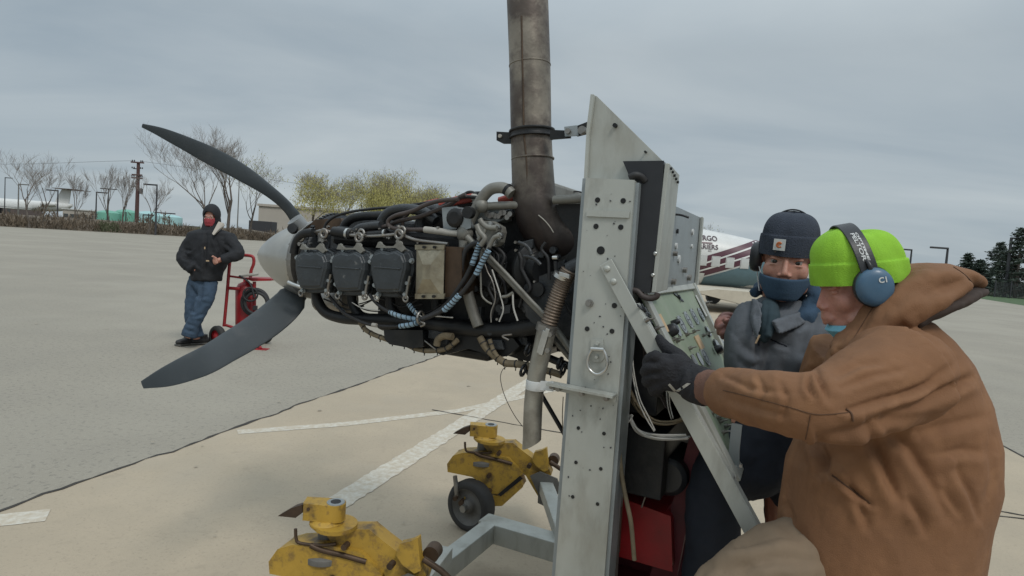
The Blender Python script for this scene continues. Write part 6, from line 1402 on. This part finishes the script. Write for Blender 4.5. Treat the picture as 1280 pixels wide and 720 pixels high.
bpy.context.view_layer.update()
seam([(958, 376), (952, 392), (949, 412), (948, 432)], 1, gj, M['trouser'], r=.003, nm='zip_tape'); seam([(963, 424), (972, 428), (984, 433)], 1, gj, M['trouser'], r=.0022, nm='pocket_slit')
mb = MB(); z_ = P(947, 424, 1.76); mb.box(z_, (.0028, .002, .013), (nrm(np.array([1, 0, .0])), EB, nrm(np.array([.35, 0, 1])))); mb.build('zip_pull', M['tape'], gj, bevel=.0006)
# open collar: inner shirt and hood bunched round the neck
mb = MB(); etube(mb, [P(962, 380, DG-.04), P(962, 400, DG-.085), P(956, 424, DG-.115)], [.026, .030, .012], [.02, .03, .025], 16, 4); sculpt(mb, 'inner_shirt', M['teal_cloth'], pg, .005, 4, .5, folds([([(960, 375), (957, 400), (953, 420)], 3, .004)], .002, 16))
mb = MB(); cl = [hg(.085, -.02, -.115), hg(.060, .052, -.150), hg(.0, .085, -.195), hg(-.066, .060, -.165), hg(-.092, -.02, -.118), hg(-.07, -.09, -.10), hg(0, -.115, -.09), hg(.07, -.09, -.10), hg(.085, -.02, -.115)]
mb.tube(cl[3:8], [.022, .030, .042, .042, .022], 14, 5); mb.tube([cl[7], cl[0]], [.022, .014], 12, 4); mb.tube([cl[2], cl[3], cl[4]], [.012, .030, .036], 12, 4); mb.ell(hg(-.085, -.0, -.105), (.035, .05, .04))
sculpt(mb, 'hood_collar', M['blue_cloth'], pg, .005, 5, .5, folds([([(998, 378), (1008, 370), (1020, 372)], 4, .006), ([(990, 388), (1005, 385), (1018, 383)], 4, .006)], .004, 12))
mb = MB(); lp = [P(951, 378, DG-.09), P(944, 372, DG-.06), P(941, 395, DG-.10), P(946, 424, DG-.15), P(951, 424, DG-.16), P(953, 398, DG-.12)]; mb.prism(lp, np.array([0, .03, 0])); sculpt(mb, 'collar_flap', M['grey_cloth'], pg, .004, 7, .5, folds([], .003, 18))
mb = MB(); lp = [P(968, 402, DG-.14), P(985, 396, DG-.11), P(1008, 388, DG-.07), P(1022, 393, DG-.06), P(1000, 408, DG-.11), P(975, 418, DG-.15)]; mb.prism(lp, np.array([0, .022, 0])); sculpt(mb, 'collar_flap', M['grey_cloth'], pg, .004, 6, .5, folds([], .003, 18))
mb = MB(); etube(mb, [P(1000, 560, DG+.02), P(1000, 590, DG+.04)], [.16, .15], [.13, .13]); mb.tube([P(975, 552, DG-.02), P(940, 575, 1.88), knG, (knG+anG)/2, anG], [.125, .115, .088, .072, .065], 18, 4); mb.tube([hipG+np.array([.06, .05, 0]), np.array([hipG[0]+.14, DG+.14, .48]), np.array([hipG[0]+.15, DG+.17, .1])], [.12, .085, .07], 16, 3)
sculpt(mb, 'trousers', M['trouser'], pg, .010, 5, .5, folds([([(940, 545), (950, 570), (935, 600)], 7, .006)], .005, 9))
for c_ in (anG+np.array([0, 0, -.04]), np.array([hipG[0]+.15, DG+.17, .045])):
    mb = MB(); d = nrm(np.array([-.5, -.8, 0])); etube(mb, [c_-d*.08, c_+d*.02, c_+d*.17], [.038, .042, .03], [.045, .05, .045], depth=np.cross(d, EZ)); mb.tube([c_-d*.03, c_-d*.03+EZ*.10], .05, 12, 1); sculpt(mb, 'boot', M['rubber'], pg, .008, 3)
rail(np.array([anG[0]-.12, anG[1]-.09, .20]), np.array([anG[0]+.05, anG[1]+.45, .20]), .06, .044, M['alu'], 'foot_rail')

# ---------------- man by the fire extinguisher cart
DM = 7.85; s_ = DM/FPX
pm = thing('person', (G(238, 434)[0], G(238, 434)[1], 0), 'man in black hooded jacket, red mask and jeans leaning on a red cart', 'person')
hm = Head(P(264, 271, DM), (.10, -.99, -.08))
mb = MB(); hm.face(mb); mb.tube([hm(0, -.03, -.05), P(263, 295, DM)], [.06, .07], 12, 2); mb.tube([P(263, 295, DM), P(258, 325, DM), P(253, 350, DM)], [.12, .15, .14], 16, 3)
for pts, rr_ in (([P(238, 298, DM), P(228, 325, DM-.05), P(246, 338, DM-.14)], [.05, .04, .03]), ([P(287, 298, DM), P(297, 317, DM-.08), P(272, 326, DM-.20)], [.05, .04, .03]), ([P(245, 350, DM), P(241, 392, DM-.04), P(246, 424, DM+.0)], [.08, .055, .04]), ([P(263, 350, DM), P(252, 388, DM-.12), P(234, 422, DM-.16)], [.08, .055, .04])): mb.tube(pts, rr_, 12, 1)
kn = [P(270+.6*k, 322+2.2*k, DM-.24) for k in range(4)]; hand(mb, P(273, 326, DM-.20), P(269, 326, DM-.22), kn, [(k_+np.array([-.02, 0, -.005]), k_+np.array([-.035, .01, -.01])) for k_ in kn], .010, [P(268, 322, DM-.25), P(266, 320, DM-.26), P(265, 321, DM-.27)], (.03, .03, .05))
sculpt(mb, 'body', M['skin'], pm, .008, 3, .5)
mb = MB(); hm.el(mb, (0, -.02, .03), (.105, .125, .135)); hm.el(mb, (0, -.03, -.05), (.105, .115, .11)); mb.tube([hm(0, -.05, -.08), P(263, 296, DM+.02)], [.11, .13], 16, 2)
hs = sculpt(mb, 'hood', M['blackjacket'], pm, .010, 4, .5)
# open the hood: push vertices in front of the face back
me_ = hs.data; o3 = Vector(hs['_o'])
for v in me_.vertices:
    q = np.array(v.co+o3)-hm.o; x, y, z = q @ hm.x, q @ hm.f, q @ hm.u
    if y > .02 and (x/.066)**2+((z+.012)/.078)**2 < 1: v.co -= Vector(hm.f*(y-.012))
mask_shell(hm, 'face_mask', M['mask_red'], pm, -.018, -.115, .010)
mb = MB()
for q in (-1, 1): mb.torus(hm(q*.032, .092, -.002), hm.f, .021, .002, 16, 5)
mb.tube([hm(-.011, .094, 0), hm(.011, .094, 0)], .002, 5, 1); mb.build('glasses', M['bright'], pm)
mb = MB()
rows_ = [(287, 250, 277, .10), (291, 236, 290, .14), (302, 232, 292, .16), (320, 234, 287, .17), (338, 240, 279, .17), (350, 241, 276, .165)]
rings = []
for y, xl, xr, th in rows_:
    l_, r_ = P(xl, y, DM), P(xr, y+1, DM); c = (l_+r_)/2; hx = (r_-l_)/2; rings.append([c+hx*math.cos(a)+np.array([0, th, 0])*math.sin(a) for a in np.linspace(0, 2*math.pi, 33)[:-1]])
mb.loft(rings)
mb.tube([P(243, 299, DM), P(231, 315, DM-.02), P(231, 326, DM-.08), P(243, 337, DM-.14)], [.09, .085, .080, .070], 18, 5); mb.tube([P(285, 298, DM), P(296, 314, DM-.06), P(294, 320, DM-.10), P(277, 325, DM-.18)], [.095, .080, .074, .055], 18, 5)
bf = [([(258, 292), (257, 310), (256, 345)], 1.6, .02), ([(231, 312), (240, 314)], 1.6, .02), ([(230, 322), (240, 326)], 1.6, .02), ([(282, 305), (290, 312)], 1.6, .02), ([(262, 325), (266, 332)], 1.4, .02), ([(246, 330), (252, 336)], 1.4, .015), ([(270, 300), (276, 318)], 2, .015)]
bj = sculpt(mb, 'jacket', M['blackjacket'], pm, .013, 4, .5, folds(bf, .010, 6))
mb = MB(); q_ = [P(266, 292, DM-.16), P(274, 277, DM-.04), P(280, 279, DM-.03), P(281, 282, DM-.03), P(275, 286, DM-.12), P(268, 294, DM-.18)]; mb.prism(q_, np.array([0, -.02, 0])); mb.build('fleece_collar', M['fleece'], pm, bevel=.008)
mb = MB(); mb.box(P(256, 310, DM-.21), (.006, .004, .014)); mb.box(P(259.5, 326, DM-.20), (.018, .004, .008)); mb.build('jacket_badges', M['tape'], bj)
mb = MB(); etube(mb, [P(254, 345, DM), P(254, 356, DM)], [.165, .16], [.13, .13]); mb.tube([P(246, 352, DM+.02), P(243, 370, DM), P(240, 392, DM-.03), P(243, 410, DM), P(246, 422, DM)], [.105, .10, .085, .080, .085], 18, 4); mb.tube([P(261, 352, DM-.02), P(258, 370, DM-.09), P(250, 389, DM-.13), P(241, 406, DM-.16), P(236, 421, DM-.17)], [.105, .098, .082, .078, .088], 18, 4)
jf = [([(240, 362), (250, 372), (262, 370)], 1.8, .012), ([(237, 388), (246, 392)], 1.6, .012), ([(243, 396), (256, 392)], 1.6, .014), ([(232, 412), (244, 416)], 1.5, .012), ([(235, 405), (244, 408)], 1.5, .01), ([(253, 355), (250, 375), (245, 400)], 1.5, .02)]
sculpt(mb, 'jeans', M['jeans'], pm, .013, 4, .5, folds(jf, .008, 8))
gA, gB = G(227, 433), G(246, 432)
for a, d in ((gA, (-.35, -.93, 0)), (gB, (-.75, -.66, 0))):
    d = nrm(d); c = np.array([a[0], a[1]+.10, .05]); mb = MB(); etube(mb, [c-d*.07, c+d*.03, c+d*.12], [.045, .045, .03], [.05, .052, .045], depth=np.cross(d, EZ)); mb.tube([c-d*.03, c-d*.03+EZ*.08], .05, 10, 1); sh_ = sculpt(mb, 'shoe', M['rubber'], pm, .010, 3)
    mb = MB(); mb.box(c+d*.02-EZ*.035, (.115, .05, .012), (d, np.cross(d, EZ), EZ)); mb.build('shoe_sole', M['rim'], sh_, bevel=.01)

# ------------------------------------------------------------------ wheeled fire extinguisher
DE = 8.05
ce = thing('fire_extinguisher_cart', (G(296, 425)[0], DE, 0), 'red wheeled fire extinguisher cart with black hose beside the leaning man', 'fire extinguisher')
E_ = lambda x, y, d=DE: P(x, y, d)
mb = MB(); mb.tube([E_(280, 408), E_(284, 365), E_(287, 330), E_(289, 321), E_(293, 319), E_(305, 319), E_(314, 320), E_(317, 323), E_(317, 330), E_(314, 338), E_(313, 347)], .020, 12, 5); fr = mb.build('handle_frame', M['red'], ce)
mb = MB(); mb.tube([E_(286, 345), E_(300, 347), E_(315, 349)], .014, 10, 2); mb.tube([E_(284, 360), E_(300, 361)], .022, 10, 1); mb.tube([E_(281, 406), E_(300, 412), E_(325, 436)], .018, 10, 1); mb.build('cross_brace', M['red'], ce, kind='stuff')
mb = MB(); mb.prism([E_(303, 347), E_(339, 348.5), E_(339, 351), E_(315, 351.5)], np.array([0, .3, 0])); mb.build('top_shelf', M['red'], ce, bevel=.006)
mb = MB(); tb = E_(307, 411, DE+.15); th_ = E_(307, 352, DE+.15); mb.lathe(tb, nrm(th_-tb), [(0, .05), (.02, .11), (.06, .125), (np.linalg.norm(th_-tb)-.1, .125), (np.linalg.norm(th_-tb)-.03, .09), (np.linalg.norm(th_-tb), .03), (np.linalg.norm(th_-tb)+.05, .03)], 28); mb.build('extinguisher_tank', M['red'], ce)
mb = MB(); mb.tube([E_(318, 352, DE+.05), E_(318, 420, DE+.05)], .022, 10, 1); mb.tube([E_(318, 420, DE+.05), E_(326, 436, DE-.1)], .02, 10, 1); mb.box(E_(327, 437, DE-.1), (.08, .06, .012)); mb.build('support_leg', M['red'], ce, bevel=.003)
mb = MB(); mb.torus(E_(319, 378, DE-.02), nrm(np.array([.15, -1, 0])), .165, .026, 36, 10, sx=.95); mb.torus(E_(320, 379, DE-.06), nrm(np.array([.15, -1, 0])), .135, .02, 36, 10); mb.torus(E_(313, 368, DE-.1), nrm(np.array([.25, -1, 0])), .085, .012, 28, 8); mb.tube([E_(299, 345, DE-.06), E_(308, 350, DE-.08), E_(314, 357, DE-.1), E_(318, 372, DE-.1)], .012, 8, 5); mb.build('discharge_hose', M['rubber'], ce)
mb = MB(); mb.tube([E_(300, 345, DE-.05), E_(313, 343.5, DE-.05), E_(323, 342.5, DE-.05)], [.012, .02, .016], 10, 3); mb.build('nozzle', M['sleeve'], ce); mb = MB(); mb.box(E_(319, 385, DE-.04), (.025, .02, .03)); mb.build('hose_clip', M['plastic'], ce, bevel=.004)
for c, ax in ((E_(272, 413, DE-.15), nrm(np.array([-.5, -.87, 0]))), (E_(331, 420, DE+.35), nrm(np.array([-.5, -.87, 0])))):
    R_w = .135; c = np.array([c[0], c[1], R_w]); mb = MB(); mb.lathe(c-ax*.04, ax, [(.003, .08), (0, .09), (.006, .125), (.02, R_w), (.06, R_w), (.074, .125), (.08, .09), (.077, .08)], 30, caps=False); wh = mb.build('tyre', M['tyre'], ce)
    mb = MB(); mb.lathe(c-ax*.03, ax, [(0, 0), (0, .088), (.055, .088), (.045, .06), (.06, .03), (.075, .02), (.075, 0)], 24); mb.build('wheel_hub', M['red'], ce)
mb = MB(); w1 = E_(272, 413, DE-.15); w2 = E_(331, 420, DE+.35); mb.tube([(w1[0], w1[1], .135), (w2[0], w2[1], .135)], .014, 8, 1); mb.build('axle', M['red_dark'], ce)

# ------------------------------------------------------------------ tidy properties
for o in list(bpy.data.objects):
    b = o.name.split('.')[0]
    if b in ('cover_bolts', 'fittings', 'servo_screws', 'spinner_screws', 'pump_fittings', 'shield_bolts', 'dial_screws', 'castor_bolts', 'hitch_rivets', 'insulator', 'landing_gear', 'branches', 'power_line', 'shield_flange', 'lift_eye', 'cable_tie', 'clamp_band', 'tube_weld_joint', 'hose_clamp', 'shoe_sole', 'clamp_hinge', 'crown', 'leaves', 'jacket_badges', 'mask_strap'): o['kind'] = 'stuff'
    if '_o' in o: del o['_o']
